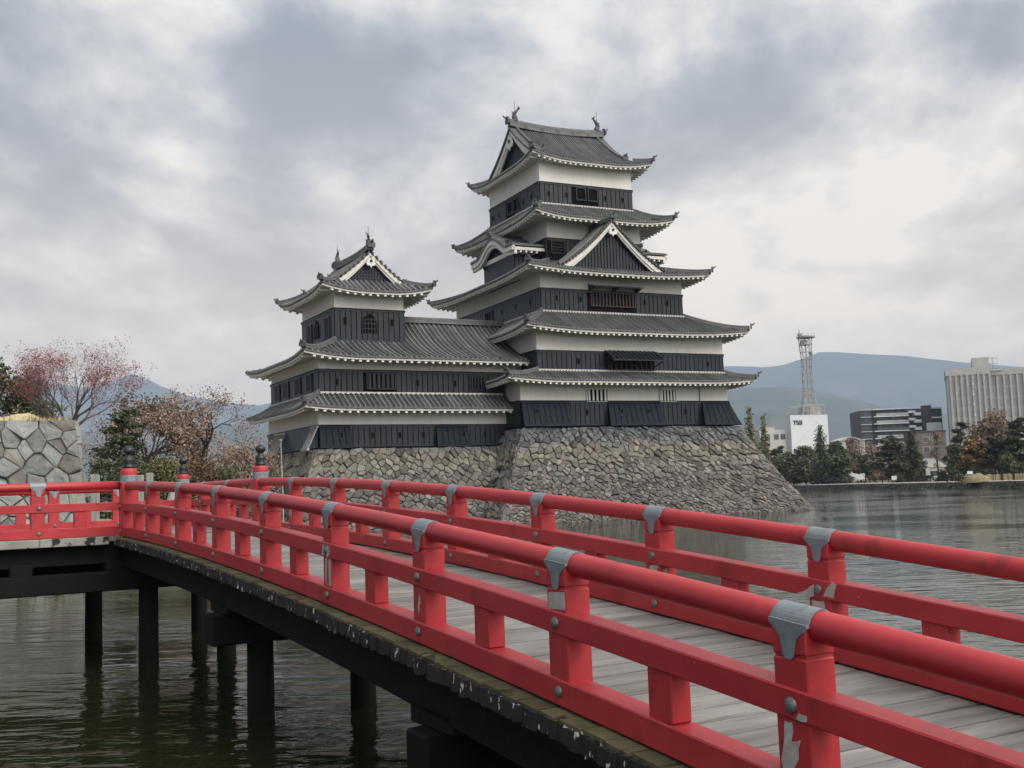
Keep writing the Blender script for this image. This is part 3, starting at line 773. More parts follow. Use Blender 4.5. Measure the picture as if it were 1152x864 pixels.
# ================================================================ the main keep
KX, KY, KR = 2.039, 86.0, R(25.9)
keep = thing('castle_keep', 'tall five-tiered black and white castle keep with grey tiled roofs on the right', 'castle', (KX, KY, 0), KR)
PT = .27
def build_keep(K):
    # storeys ------------------------------------------------------------
    storey(K, (-1.6, 18.25, 0, 21.5), 7.42, 9.38, 11.3)
    storey(K, (0, 18.0, 0.02, 20.5), 11.85, 13.4, 15.1, skip={'F': ((6.35, 11.0),)})
    storey(K, (1.48, 15.34, 1.82, 19.4), 16.9, 18.77, 20.4, skip={'F': ((6.1, 10.5),)})
    storey(K, (3.38, 12.66, 3.87, 16.4), 21.4, 23.5, 25.3, skip={'F': ((3.75, 5.0),)})
    storey(K, (3.5, 12.79, 5.1, 15.36), 26.75, 28.7, 30.9, skip={'F': ((6.95, 9.15),), 'L': ((3.6, 5.3),)})
    # roofs, bottom to top ------------------------------------------------
    skirt_roof(K, (-3.45, 20.1, -1.75, 23), (0, 18.0, 0.0, 20.5), 11.0, .80, dict(F=1.7, L=1.8, R=1.8, B=1.5), PT, lift=.28)
    skirt_roof(K, (-1.6, 19.75, -1.6, 22.1), (1.48, 15.34, 1.82, 19.4), 15.02, 1.85, dict(F=1.6, L=1.6, R=1.75, B=1.6), PT, lift=.42, k=.22)
    skirt_roof(K, (-.55, 17.05, -.2, 21), (3.38, 12.66, 3.87, 16.4), 20.1, 1.42, 2.0, PT, lift=.4, k=.15, strip='')
    skirt_roof(K, (1.35, 15.05, 1.9, 18.95), (3.5, 12.79, 5.1, 15.36), 25.12, 1.68, dict(F=1.95, L=2.0, R=2.35, B=2.5), PT, lift=.5, k=.22)
    # top hip-and-gable roof: ridge along x --------------------------------
    x0, x1, y0, y1, z, rise, run, g0, g1, k = 2.3, 14.38, 3.94, 17.0, 30.66, 4.45, 6.53, 1.3, 1.25, .42
    L_ = x1 - x0; yc = (y0 + y1) / 2
    sf = Side((x0, y0), (x1, y0), (8, yc), run, z, rise, k, run, run, .55, zone=4.2, steps=())
    sb = Side((x1, y1), (x0, y1), (8, yc), run, z, rise, k, run, run, .55, zone=4.2)
    for s in (sf, sb):
        gl, gr = (g0, g1) if s is sf else (g1, g0)
        s.tmax = (lambda s_, gl_, gr_: (lambda x: x / run if x < gl_ else ((s_.L - x) / run if x > s_.L - gr_ else 1.0)))(s, gl, gr)
    sL = Side((x0, y1), (x0, y0), (8, yc), run, z, rise, k, run, run, .55, zone=4.2, tcap=g0 / run + .03)
    sR = Side((x1, y0), (x1, y1), (8, yc), run, z, rise, k, run, run, .55, zone=4.2, tcap=g1 / run + .03)
    mb, me, mh = MB(), MB(), MB()
    for s, wl_ in ((sf, 1.15), (sb, 1.6), (sL, 1.2), (sR, 1.55)): s.tiles(mb, PT, nseg=8 if s in (sf, sb) else 3); s.trim(me, wl_)
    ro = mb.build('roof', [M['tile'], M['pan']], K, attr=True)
    me.build('eaves', [M['plaster'], M['tilecap']], ro)
    for s in (sf, sb):
        for left in (True, False):
            gg = (g0 if left else g1) if s is sf else (g1 if left else g0)
            mh = MB(); s.hip(mh, left, .17, .32, t1=gg / run); mh.build('hip_ridge', M['tilecap'], ro); mh = MB()
            # descending ridge beside the gable
            xs = gg + .55 if left else s.L - gg - .55
            pts = [s.pt(xs, t, .03) for t in [.27 + .73 * j / 8 for j in range(9)]]
            ridge_bar(mh, pts, .15, .34)
            d = (pts[0] - pts[1]); d.z = 0; d.normalize(); end_tile(mh, pts[0] + Vector((0, 0, .34)), d, 0, 1.0); mh.build('descending_ridge', M['tilecap'], ro)
    zr = z + rise
    mr_ = MB(); ra, rb = x0 + g0 - .15, x1 - g1 + .15
    pts = [Vector((ra + (rb - ra) * j / 10, yc, zr + .28 * (abs(j - 5) / 5) ** 2 - .1)) for j in range(11)]
    ridge_bar(mr_, pts, .24, .72)
    for p, d in ((pts[0], Vector((-1, 0, 0))), (pts[-1], Vector((1, 0, 0)))): end_tile(mr_, p + Vector((0, 0, .62)), d, 0, 1.25)
    for j in range(1, 6): mr_.box(ra + (rb - ra) * j / 6 - .16, ra + (rb - ra) * j / 6 + .16, yc - .30, yc + .30, zr + .02, zr + .3)
    mr_.build('top_ridge', M['tilecap'], ro)
    shachi(K, (ra + .62, yc, zr + .72), (1, 0), .80); shachi(K, (rb - .62, yc, zr + .72), (-1, 0), .80)
    for side, xg in ((-1, x0 + g0 - .05), (1, x1 - g1 + .05)):
        tt = [.20 + .80 * j / 8 for j in range(9)]
        pl = [(xg, y0 + t * run, z + rise * prof(t, k) - .05) for t in tt]; pr = [(xg, y1 - t * run, z + rise * prof(t, k) - .05) for t in tt]
        gable_front(K, pl, pr, (-side, 0, 0), board_h=.58, recess=.55)
        mv = MB()
        for pts_ in (pl, pr): verge_tiles(mv, [(p[0], p[1], p[2] + .03) for p in pts_], (-side, 0, 0), .3)
        mv.build('verge_tiles', M['tilecap'], ro)
    # big triangular dormer gable on the front of the third roof ----------
    xc, hw, zb, zp, ya, yb = 7.6, 4.85, 20.45, 24.45, .25, 4.2
    kk = .32
    mb, mh = MB(), MB()
    for sg in (-1, 1):
        s = Side((xc + sg * hw, yb if sg < 0 else ya), (xc + sg * hw, ya if sg < 0 else yb), (xc, (ya + yb) / 2), hw, zb, zp - zb, kk, None, None, 0)
        s.tiles(mb, PT, nseg=8)
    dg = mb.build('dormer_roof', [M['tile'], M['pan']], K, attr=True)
    tt = [j / 8 for j in range(9)]
    pl = [(xc - hw * (1 - t), ya + .02, zb + (zp - zb) * prof(t, kk) - .04) for t in tt]
    pr = [(xc + hw * (1 - t), ya + .02, zb + (zp - zb) * prof(t, kk) - .04) for t in tt]
    gable_front(K, pl, pr, (0, 1, 0), board_h=.37, recess=.55, slats=.3)
    mv = MB()
    for pts_ in (pl, pr): verge_tiles(mv, [(p[0], p[1], p[2] + .05) for p in pts_], (0, 1, 0), .3)
    ridge_bar(mv, [Vector((xc, ya - .1, zp + .02)), Vector((xc, yb, zp + .02))], .18, .42); end_tile(mv, Vector((xc, ya - .1, zp + .5)), Vector((0, -1, 0)), 0, 1.0)
    for sg in (-1, 1):
        p = Vector((xc + sg * (hw + .1), ya + .15, zb + .12)); end_tile(mv, p, Vector((sg, 0, 0)), 0, .8)
    mv.build('dormer_ridge', M['tilecap'], dg)
    # curved (cusped) gable bays on both sides of the fourth storey --------
    for sg, xf, xw in ((-1, 1.05, 3.38), (1, 15.0, 12.66)):
        ya, yb, yc2, zf, zt = 5.55, 11.7, 8.7, 20.6, 22.3
        mbw = MB(); mbw.box(min(xf, xw), max(xf, xw), ya, yb, zf - .5, zt, 1)
        if sg < 0: boards(mbw, (xf, yb), (xf, ya), zf, zt, (-1, 0), .42); boards(mbw, (xf, ya), (xw, ya), zf, zt, (0, -1), .42)
        else: boards(mbw, (xf, ya), (xf, yb), zf, zt, (1, 0), .42); boards(mbw, (xw, ya), (xf, ya), zf, zt, (0, -1), .42)
        mbw.build('bay', [M['board'], M['gap']], K, attr=True)
        def cz(y):
            q = abs(y - yc2)
            arch = 1.25 * math.cos(min(q / 3.0, 1) * math.pi / 2) ** 1.6 if q < 3.0 else 0
            return 22.72 + arch + max(0, q - 3.0) ** 1.3 * -.04
        ys = [yc2 - 4.35 + 8.7 * j / 40 for j in range(41)]
        xo = xf + sg * .75
        mt = MB(); xi = xw + (-sg) * .2
        npt = len(ys)
        for j in range(npt - 1):     # tiled sheet, with rolls running over the curve
            a_ = rnd(); h_ = .09 if j % 2 else 0.0
            q = [(xo, ys[j], cz(ys[j]) + .34 + h_), (xo, ys[j + 1], cz(ys[j + 1]) + .34 + h_), (xi, ys[j + 1], cz(ys[j + 1]) + .34 + h_), (xi, ys[j], cz(ys[j]) + .34 + h_)]
            lo_ = [(x, y, z_ - .16 - h_) for x, y, z_ in q]
            mt.hexa(lo_ + q if sg > 0 else [lo_[i] for i in (1, 0, 3, 2)] + [q[i] for i in (1, 0, 3, 2)], 0, a_)
        br = mt.build('cusped_roof', M['tile'], K, attr=True)
        mw = MB()
        for j in range(npt - 1):
            for (zo0, zo1, xa, xb) in ((-.22, .19, xo - sg * .08, xo - sg * .26), (-.52, -.18, xo - sg * .22, xo - sg * .45)):
                q = []
                for zo in (zo0, zo1):
                    q += [(xa, ys[j], cz(ys[j]) + zo), (xa, ys[j + 1], cz(ys[j + 1]) + zo), (xb, ys[j + 1], cz(ys[j + 1]) + zo), (xb, ys[j], cz(ys[j]) + zo)]
                mw.hexa(q if sg > 0 else [q[i] for i in (1, 0, 3, 2, 5, 4, 7, 6)], 0)
        # white plaster under the arch and small rafter ends on the flank
        mw.box(min(xf + sg * .02, xf + sg * .12), max(xf + sg * .02, xf + sg * .12), yc2 - 3.0, yc2 + 3.0, zt, zt + .45, 0)
        for j in range(5):
            xx = xf + sg * .4 - sg * .5 * j
            mw.box(xx - .08, xx + .08, ya - 1.15, ya - .2, 22.28, 22.46, 0)
        mw.box(min(xo, xw), max(xo, xw), ya - 1.2, ya - .35, 22.46, 22.72, 0)
        mw.build('cusped_bargeboard', M['plaster'], br)
        md = MB(); md.box(min(xf, xf + sg * .05), max(xf, xf + sg * .05), yc2 - 2.2, yc2 + 2.2, zt + .45, zt + 1.5, 0)
        for j in range(8): md.box(min(xf, xf + sg * .12), max(xf, xf + sg * .12), yc2 - 1.6 + .42 * j, yc2 - 1.48 + .42 * j, zt + .45, zt + 1.25, 0)
        md.build('gable_slats', M['board'], br)
        mk = MB(); pts = [Vector((xo - sg * .05, yc2, cz(yc2) + .40)), Vector((xw, yc2, cz(yc2) + .40))]
        ridge_bar(mk, pts, .17, .36); end_tile(mk, pts[0] + Vector((0, 0, .4)), Vector((sg, 0, 0)), 0, .9)
        mk.build('cusped_ridge', M['tilecap'], br)
    # windows --------------------------------------------------------------
    F = ((1, 0), (0, -1)); Lf = ((0, -1), (-1, 0))
    for x in (4.34, 6.08, 9.96, 11.75): loophole(K, (x, 5.1, 27.75), *F)
    for x in (7.08, 8.25): bar_window(K, (x, 5.1, 27.45), *F, .84, 1.0, 0, M['board'])
    for y in (11.25, 10.05): bar_window(K, (3.5, y, 27.3), *Lf, .9, 1.05, 0, M['board'])
    for y in (14.6, 13.2, 8.2, 6.6): loophole(K, (3.5, y, 27.75), *Lf)
    bar_window(K, (3.75, 3.87, 22.3), *F, 1.2, .95, 0, M['board'], lattice=True)
    for x in (2.9, 5.15, 11.42, 13.69): loophole(K, (x, 1.82, 18.0), *F)
    for y in (17.6, 14.4, 9.2, 6.4, 3.6): loophole(K, (1.48, y, 17.95), *Lf)
    bar_window(K, (1.48, 12.6, 17.25), *Lf, 1.5, 1.1, 3, M['board'])
    bar_window(K, (6.2, 1.82, 17.55), *F, 4.2, 1.2, 13, M['redbar'], name='lattice_window', bw=.11)
    mb = MB(); mb.hexa([(5.9, .75, 18.98), (10.75, .75, 18.98), (10.75, 1.84, 19.22), (5.9, 1.84, 19.22), (5.9, .75, 19.06), (10.75, .75, 19.06), (10.75, 1.84, 19.32), (5.9, 1.84, 19.32)])
    for x in (6.0, 8.3, 10.5): mb.hexa([(x, .9, 18.9), (x + .12, .9, 18.9), (x + .12, 1.84, 18.7), (x, 1.84, 18.7), (x, .9, 19.0), (x + .12, .9, 19.0), (x + .12, 1.84, 19.2), (x, 1.84, 19.2)])
    mb.build('window_canopy', M['board'], K)
    bar_window(K, (6.5, .02, 11.95), *F, 4.35, 1.35, 9, M['redbar'], name='lattice_window', bw=.12)
    mb = MB(); mb.hexa([(6.1, -1.5, 12.55), (11.05, -1.5, 12.55), (11.25, .04, 13.42), (6.25, .04, 13.42), (6.1, -1.5, 12.65), (11.05, -1.5, 12.65), (11.25, .04, 13.55), (6.25, .04, 13.55)], 0)
    for j in range(12):
        x = 6.2 + j * .42
        mb.hexa([(x, -1.5, 12.66), (x + .06, -1.5, 12.66), (x + .08, .04, 13.56), (x + .02, .04, 13.56), (x, -1.5, 12.72), (x + .06, -1.5, 12.72), (x + .08, .04, 13.62), (x + .02, .04, 13.62)], 0)
    for x in (6.3, 8.7, 10.9): mb.tube([(x, -1.4, 12.55), (x, .05, 12.2)], .05, 6)
    mb.build('propped_shutter', M['board'], K)
    for x in (3.72, 16.34): loophole(K, (x, .02, 12.6), *F)
    for x0_, w_ in ((4.38, 1.86), (11.34, 1.55)): bar_window(K, (x0_, .02, 9.42), *F, w_, .92, 5, M['plaster'], name='barred_window', bw=.16)
    for x in (4.3, 13.8): loophole(K, (x, .0, 8.5), *F)
    mb = MB(); mb.box(15.3, 15.36, -.02, .05, 9.45, 10.6); mb.build('downpipe', M['gap'], K)
    # stone-drop bays: boards flaring out over the stone base ---------------
    def drop(xa, xb, xfa, xfb, z1=9.36, z0=7.32, d=.85):
        mb = MB()
        q = lambda t, s_: (xa + (xb - xa) * t, -.04, z1) if s_ else (xfa + (xfb - xfa) * t, -d, z0)
        mb.hexa([(xfa, -d, z0), (xfb, -d, z0), (xb, .0, z0), (xa, .0, z0), (xa, -.06, z1), (xb, -.06, z1), (xb, .02, z1), (xa, .02, z1)], 1)
        n = max(3, round((xb - xa) / .50)); nn = Vector((0, -(z1 - z0), d)).normalized()
        for i in range(n):
            a0, a1 = (i + .06) / n, (i + .94) / n
            P = [Vector(q(a0, 0)), Vector(q(a1, 0)), Vector(q(a1, 1)), Vector(q(a0, 1))]
            mb.prism([p + nn * .0 for p in P], nn * .045, 2, uni(.3, .7))
        for t0, t1 in ((0, .10), (.90, 1)):
            P = [Vector(q(0, 0)).lerp(Vector(q(0, 1)), t0), Vector(q(1, 0)).lerp(Vector(q(1, 1)), t0), Vector(q(1, 0)).lerp(Vector(q(1, 1)), t1), Vector(q(0, 0)).lerp(Vector(q(0, 1)), t1)]
            mb.prism(P, nn * .08, 2, .5)
        return mb.build('stone_drop_bay', [M['board'], M['gap'], M['boardblue']], K, attr=True)
    for xa, xb, fa, fb in ((-1.58, 2.7, -1.75, 2.72), (6.25, 11.25, 6.0, 11.2), (15.5, 18.28, 15.15, 18.95)):
        o = drop(xa, xb, fa, fb)
    for x in (-.4, 7.3, 9.9): loophole(K, (x, -.42, 8.5), *F, .2, .4)
    # overhang of wall beam on top of the stones
    mb = MB(); mb.box(-1.7, 18.5, -.15, 21.6, 7.25, 7.44); mb.build('sill_beam', M['gap'], K)
build_keep(keep)

base = thing('stone_base', 'broad battered stone base under the tall keep, ochre band across its middle', 'stone base', (KX, KY, 0), KR)
mb = MB()
Bq = [(-6.1, -4.8, -.4), (23.3, -4.8, -.4), (23.3, 28, -.4), (-6.1, 28, -.4)]
Tq = [(-1.75, -.55, 7.22), (18.75, -.55, 7.22), (18.75, 22.5, 7.22), (-1.75, 22.5, 7.22)]
stone_face(mb, 27.0, 8.9, batter_surf(Bq[0], Bq[1], Tq[0], Tq[1], 8.9, 27.0, .16), .48, .31, .16, asp=1.5, gap=.006)
stone_face(mb, 28.0, 8.9, batter_surf(Bq[3], Bq[0], Tq[3], Tq[0], 8.9, 28.0, .16), .75, .6, .12)
stone_face(mb, 28.0, 8.9, batter_surf(Bq[1], Bq[2], Tq[1], Tq[2], 8.9, 28.0, .16), .75, .6, .12)
f_ = batter_surf(Bq[0], Bq[1], Tq[0], Tq[1], 8.9, 27.0, .16)
for k in range(8):
    y0_, y1_ = 8.9 * k / 8, 8.9 * (k + 1) / 8
    quoins(mb, f_(27, y0_)[0], f_(27, y1_)[0], (-1, 0, 0), (0, 1, 0), 2, .55)
    quoins(mb, f_(0, y0_)[0], f_(0, y1_)[0], (1, 0, 0), (0, 1, 0), 2, .55)
mb.poly([Tq[0], Tq[1], Tq[2], Tq[3]], 1)
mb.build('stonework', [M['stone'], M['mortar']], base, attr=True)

# ================================================================ the smaller turret with its connecting wing
TX, TY, TR = -14.285, 80.252, R(28.3)
tur = thing('castle_turret', 'smaller three-tiered castle turret with a long low wing joined to the keep', 'castle turret', (TX, TY, 0), TR)
def build_turret(K):
    P2 = .43
    storey(K, (0, 17.6, 0, 13.2), 6.08, 7.72, 9.3)
    storey(K, (.1, 17.6, .1, 12.5), 10.1, 11.86, 13.1, skip={'F': ((3.8, 6.2),)})
    storey(K, (2.13, 7.9, 2.13, 10.2), 14.0, 16.85, 18.4)
    skirt_roof(K, (-1.5, 16.9, -1.5, 14.7), (.1, 15.4, .1, 12.5), 9.0, 1.10, dict(F=1.55, L=1.55, R=.5, B=1.5), .40, lift=.25, k=.15, sides='FL', hips=('FL',), strip='FL', tail=('F1',), rs=.62)
    # second roof: hip at the left end, carried up to the ridge of the wing on the right
    z, rise, run, k = 12.78, 3.65, 6.5, .55
    x0, x1, y0 = -1.5, 17.8, -1.5
    s = Side((x0, y0), (x1, y0), (5, 5), run, z, rise, k, run, None, .45, zone=4.5)
    s.tmax = lambda x: x / run if x < 3.63 else (.558 if x < 9.4 else 1.0)
    sb = Side((x1, y0 + 16.2), (x0, y0 + 16.2), (5, 5), run, z, rise, k, None, run, .45, zone=4.5)
    sb.tmax = lambda x: (sb.L - x) / run if sb.L - x < 3.63 else (.558 if sb.L - x < 9.4 else 1.0)
    sl_ = Side((x0, y0 + 16.2), (x0, y0), (5, 5), run, z, rise, k, run, run, .45, zone=4.5, tcap=.558)
    mb, me, mh = MB(), MB(), MB()
    for q, w_ in ((s, 1.6), (sb, 1.6), (sl_, 1.6)): q.tiles(mb, P2, .11, nseg=7); q.trim(me, w_, .58)
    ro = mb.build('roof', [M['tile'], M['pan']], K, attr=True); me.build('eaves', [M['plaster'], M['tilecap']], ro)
    s.hip(mh, True, .18, .34, t1=.558); mh.build('hip_ridge', M['tilecap'], ro); mh = MB()
    yr = y0 + run
    ridge_bar(mh, [Vector((7.9, yr, z + rise)), Vector((18.2, yr, z + rise))], .22, .5)
    mh.build('top_ridge', M['tilecap'], ro)
    ms = MB(); wall_strip(ms, (2.13, 2.13), (7.9, 2.13), 14.12, P2, (0, -1)); wall_strip(ms, (2.13, 2.13), (2.13, 10.2), 14.12, P2, (-1, 0)); ms.build('tile_end_row', M['tileend'], ro)
    # flat back filler of the wing: far slope below the ridge
    # top hip-and-gable roof, ridge running away from the viewer
    x0, x1, y0, y1, z, rise, run, g = .68, 9.86, .75, 12.0, 18.18, 3.35, 4.59, 1.65
    k = .38; xc = (x0 + x1) / 2
    sL = Side((x0, y1), (x0, y0), (xc, 6), run, z, rise, k, run, run, .5, zone=3.6)
    sR = Side((x1, y0), (x1, y1), (xc, 6), run, z, rise, k, run, run, .5, zone=3.6)
    for q in (sL, sR): q.tmax = (lambda q_: (lambda x: x / run if x < g else ((q_.L - x) / run if x > q_.L - g else 1.0)))(q)
    sF = Side((x0, y0), (x1, y0), (xc, 6), run, z, rise, k, run, run, .5, zone=3.6, tcap=g / run + .03)
    sB = Side((x1, y1), (x0, y1), (xc, 6), run, z, rise, k, run, run, .5, zone=3.6, tcap=g / run + .03)
    mb, me, mh = MB(), MB(), MB()
    for q, w_ in ((sL, 1.45), (sR, 1.95), (sF, 1.38), (sB, 1.8)): q.tiles(mb, P2, .11, nseg=8 if q in (sL, sR) else 4); q.trim(me, w_, .58)
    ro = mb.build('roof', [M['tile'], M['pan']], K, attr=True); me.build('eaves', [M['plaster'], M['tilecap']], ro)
    for q in (sL, sR):
        for left in (True, False):
            mh = MB(); q.hip(mh, left, .16, .3, t1=g / run); mh.build('hip_ridge', M['tilecap'], ro); mh = MB()
            xs = g + .6 if left else q.L - g - .6
            pts = [q.pt(xs, t, .03) for t in [.36 + .64 * j / 8 for j in range(9)]]
            ridge_bar(mh, pts, .14, .3); d = (pts[0] - pts[1]); d.z = 0; d.normalize(); end_tile(mh, pts[0] + Vector((0, 0, .3)), d, 0, .8); mh.build('descending_ridge', M['tilecap'], ro)
    zr = z + rise; mr_ = MB(); ra, rb = y0 + g - .2, y1 - g + .2
    pts = [Vector((xc, ra + (rb - ra) * j / 8, zr + .2 * (abs(j - 4) / 4) ** 2 - .08)) for j in range(9)]
    ridge_bar(mr_, pts, .22, .6); end_tile(mr_, pts[0] + Vector((0, 0, .5)), Vector((0, -1, 0)), 0, 1.1); end_tile(mr_, pts[-1] + Vector((0, 0, .5)), Vector((0, 1, 0)), 0, 1.1)
    mr_.build('top_ridge', M['tilecap'], ro)
    shachi(K, (xc, ra + .5, zr + .66), (0, 1), .62); shachi(K, (xc, rb - .5, zr + .66), (0, -1), .62)
    for side, yg in ((-1, y0 + g - .05), (1, y1 - g + .05)):
        tt = [.37 + .63 * j / 8 for j in range(9)]
        pl = [(x0 + t * run, yg, z + rise * prof(t, k) - .05) for t in tt]; pr = [(x1 - t * run, yg, z + rise * prof(t, k) - .05) for t in tt]
        gable_front(K, pl, pr, (0, -side, 0), board_h=.36, recess=.45, lattice=True, slats=.24)
        mv = MB()
        for pts_ in (pl, pr): verge_tiles(mv, [(p[0], p[1], p[2] + .03) for p in pts_], (0, -side, 0), .34)
        mv.build('verge_tiles', M['tilecap'], ro)
    F = ((1, 0), (0, -1)); Lf = ((0, -1), (-1, 0))
    for x in (2.97, 6.85): loophole(K, (x, 2.13, 15.9), *F, .26, .55)
    # flame-headed window
    mb = MB(); out = [(-.62, -.72), (-.58, .05), (-.42, .45), (-.18, .62), (0, .80), (.18, .62), (.42, .45), (.58, .05), (.62, -.72)]
    c = Vector((4.95, 2.06, 15.75))
    mb.prism([c + Vector((a, 0, b)) for a, b in out], (0, -.03, 0), 1)
    for x in (-.4, -.13, .13, .4): mb.box(c.x + x - .03, c.x + x + .03, c.y - .10, c.y - .02, c.z - .7, c.z + .48 - abs(x) * .3, 0)
    for zz_ in (-.4, .0, .32): mb.box(c.x - .55, c.x + .55, c.y - .09, c.y - .03, c.z + zz_ - .03, c.z + zz_ + .03, 0)
    for i in range(len(out) - 1):
        a, b = out[i], out[i + 1]; mb.tube([c + Vector((a[0], -.06, a[1])), c + Vector((b[0], -.06, b[1]))], .055, 5, 0)
    mb.build('arched_window', [M['board'], M['gap']], K)
    mb = MB(); c = Vector((2.06, 6.2, 15.75))
    mb.prism([c + Vector((0, -a, b)) for a, b in out], (-.03, 0, 0), 1)
    for x in (-.4, -.13, .13, .4): mb.box(c.x - .1, c.x - .02, c.y + x - .03, c.y + x + .03, c.z - .7, c.z + .48 - abs(x) * .3, 0)
    mb.build('arched_window', [M['board'], M['gap']], K)
    bar_window(K, (3.9, .1, 10.5), *F, 2.2, 1.1, 6, M['board'], name='barred_window', bw=.2)
    bar_window(K, (12.55, .1, 10.5), *F, 1.3, 1.0, 5, M['board'], name='barred_window', bw=.12)
    for y in (11.0, 8.5, 5.4, 2.6): bar_window(K, (.1, y, 10.45), *Lf, 1.2, 1.15, 4, M['board'], name='barred_window', bw=.11)
    for y in (8.6, 4.2): bar_window(K, (2.13, y, 14.6), *Lf, 1.1, 1.7, 4, M['board'], name='barred_window', bw=.1)
    for x in (1.5, 8.0, 11.17): loophole(K, (x, .1, 10.95), *F, .22, .5)
    for x in (1.62, 4.23, 6.35, 8.32, 11.57, 13.6): loophole(K, (x, -.0 if x > 3 and x != 11.57 else -.35, 6.95), *F, .24, .4)
    def drop(xa, xb, fa, fb, z1=7.68, z0=6.0, d=.62):
        mb = MB()
        q = lambda t, s_: Vector((xa + (xb - xa) * t, -.05, z1)) if s_ else Vector((fa + (fb - fa) * t, -d, z0))
        mb.hexa([(fa, -d, z0), (fb, -d, z0), (xb, .0, z0), (xa, .0, z0), (xa, -.06, z1), (xb, -.06, z1), (xb, .02, z1), (xa, .02, z1)], 1)
        n = max(3, round((xb - xa) / .46)); nn = Vector((0, -(z1 - z0), d)).normalized()
        for i in range(n):
            a0, a1 = (i + .06) / n, (i + .94) / n
            mb.prism([q(a0, 0), q(a1, 0), q(a1, 1), q(a0, 1)], nn * .045, 2, uni(.3, .7))
        for t0, t1 in ((0, .10), (.90, 1)):
            mb.prism([q(0, 0).lerp(q(0, 1), t0), q(1, 0).lerp(q(1, 1), t0), q(1, 0).lerp(q(1, 1), t1), q(0, 0).lerp(q(0, 1), t1)], nn * .08, 2, .5)
        mb.build('stone_drop_bay', [M['board'], M['gap'], M['boardblue']], K, attr=True)
    drop(.05, 2.4, -.1, 2.5); drop(9.4, 12.1, 9.25, 12.2)
    # flared barred bays on the left side
    for ya, yb in ((10.9, 7.9), (1.5, -.1)):
        mb = MB(); z1, z0, d = 7.6, 5.95, .8
        mb.hexa([(-.02, yb, z0), (-.02, ya, z0), (.0, ya, z0), (.0, yb, z0), (-.02, yb, z1), (-.02, ya, z1), (.0, ya, z1), (.0, yb, z1)], 1)
        n = 7
        for i in range(n):
            y = yb + (ya - yb) * (i + .5) / n
            mb.hexa([(-d - .08, y - .05, z0), (-d - .08, y + .05, z0), (-d, y + .05, z0), (-d, y - .05, z0), (-.10, y - .05, z1), (-.10, y + .05, z1), (-.02, y + .05, z1), (-.02, y - .05, z1)], 0)
        mb.box(-d - .12, -d + .06, yb, ya, z0 - .06, z0 + .12, 0); mb.box(-.16, -.02, yb, ya, z1 - .06, z1 + .1, 0)
        mb.build('barred_drop_bay', [M['steel'], M['gap']], K)
    mb = MB(); mb.box(-.1, 17.6, -.12, 13.3, 5.95, 6.1); mb.build('sill_beam', M['gap'], K)
build_turret(tur)
base2 = thing('stone_base', 'lower stone base under the small turret and its long wing', 'stone base', (TX, TY, 0), TR)
mb = MB()
Bq = [(-3.6, -3.7, -.4), (20, -3.7, -.4), (20, 17, -.4), (-3.6, 17, -.4)]
Tq = [(-.25, -.45, 5.94), (17.5, -.45, 5.94), (17.5, 13.6, 5.94), (-.25, 13.6, 5.94)]
stone_face(mb, 21.0, 7.2, batter_surf(Bq[0], Bq[1], Tq[0], Tq[1], 7.2, 21.0, .15), .52, .42, .15, asp=1.5, gap=.007)
stone_face(mb, 18.0, 7.2, batter_surf(Bq[3], Bq[0], Tq[3], Tq[0], 7.2, 18.0, .15), .8, .65, .13)
f_ = batter_surf(Bq[0], Bq[1], Tq[0], Tq[1], 7.2, 21.0, .15)
for k in range(6): quoins(mb, f_(0, 7.2 * k / 6)[0], f_(0, 7.2 * (k + 1) / 6)[0], (1, 0, 0), (0, 1, 0), 2, .6)
mb.poly(Tq, 1)
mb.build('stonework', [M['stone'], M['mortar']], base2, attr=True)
# ---------------------------------------------------------------- water, ground, hills
def watermat():
    Mt = bpy.data.materials.new('moat_water'); Mt.use_nodes = True
    N, L = Mt.node_tree.nodes, Mt.node_tree.links
    b = N['Principled BSDF']
    b.inputs['Roughness'].default_value = 0.04; b.inputs['IOR'].default_value = 1.2
    t = N.new('ShaderNodeTexCoord')
    def noise(sc, st, de=3, dist=0.0):
        mp = N.new('ShaderNodeMapping'); mp.inputs['Scale'].default_value = st; L.new(t.outputs['Object'], mp.inputs[0])
        n = N.new('ShaderNodeTexNoise'); n.inputs['Scale'].default_value = sc; n.inputs['Detail'].default_value = de; n.inputs['Distortion'].default_value = dist
        L.new(mp.outputs[0], n.inputs['Vector']); return n.outputs['Fac']
    r = N.new('ShaderNodeValToRGB'); e = r.color_ramp.elements
    e[0].position, e[0].color = .35, (0.011, 0.016, 0.007, 1); e[1].position, e[1].color = .7, (0.024, 0.030, 0.013, 1)
    L.new(noise(.12, (1, 1, 1), 4), r.inputs[0]); L.new(r.outputs[0], b.inputs['Base Color'])
    def m(op, a, bb):
        q = N.new('ShaderNodeMath'); q.operation = op
        for i, v in ((0, a), (1, bb)):
            if isinstance(v, (int, float)): q.inputs[i].default_value = v
            else: L.new(v, q.inputs[i])
        return q.outputs[0]
    # wind patches: ripples come and go over the surface
    patch = N.new('ShaderNodeMapRange'); L.new(noise(.07, (1, 1.6, 1), 3), patch.inputs[0])
    patch.inputs[1].default_value, patch.inputs[2].default_value, patch.inputs[3].default_value, patch.inputs[4].default_value = .40, .62, .18, 1.0
    w = m('ADD', m('MULTIPLY', noise(2.6, (.42, 1.0, 1), 3, .3), .75), m('MULTIPLY', noise(.8, (.55, 1.0, 1), 2, .4), 1.15))
    w = m('ADD', w, m('MULTIPLY', noise(7.5, (.6, 1, 1), 2), .12))
    bp = N.new('ShaderNodeBump'); bp.inputs['Distance'].default_value = 0.11
    L.new(patch.outputs[0], bp.inputs['Strength']); L.new(w, bp.inputs['Height']); L.new(bp.outputs[0], b.inputs['Normal'])
    return Mt
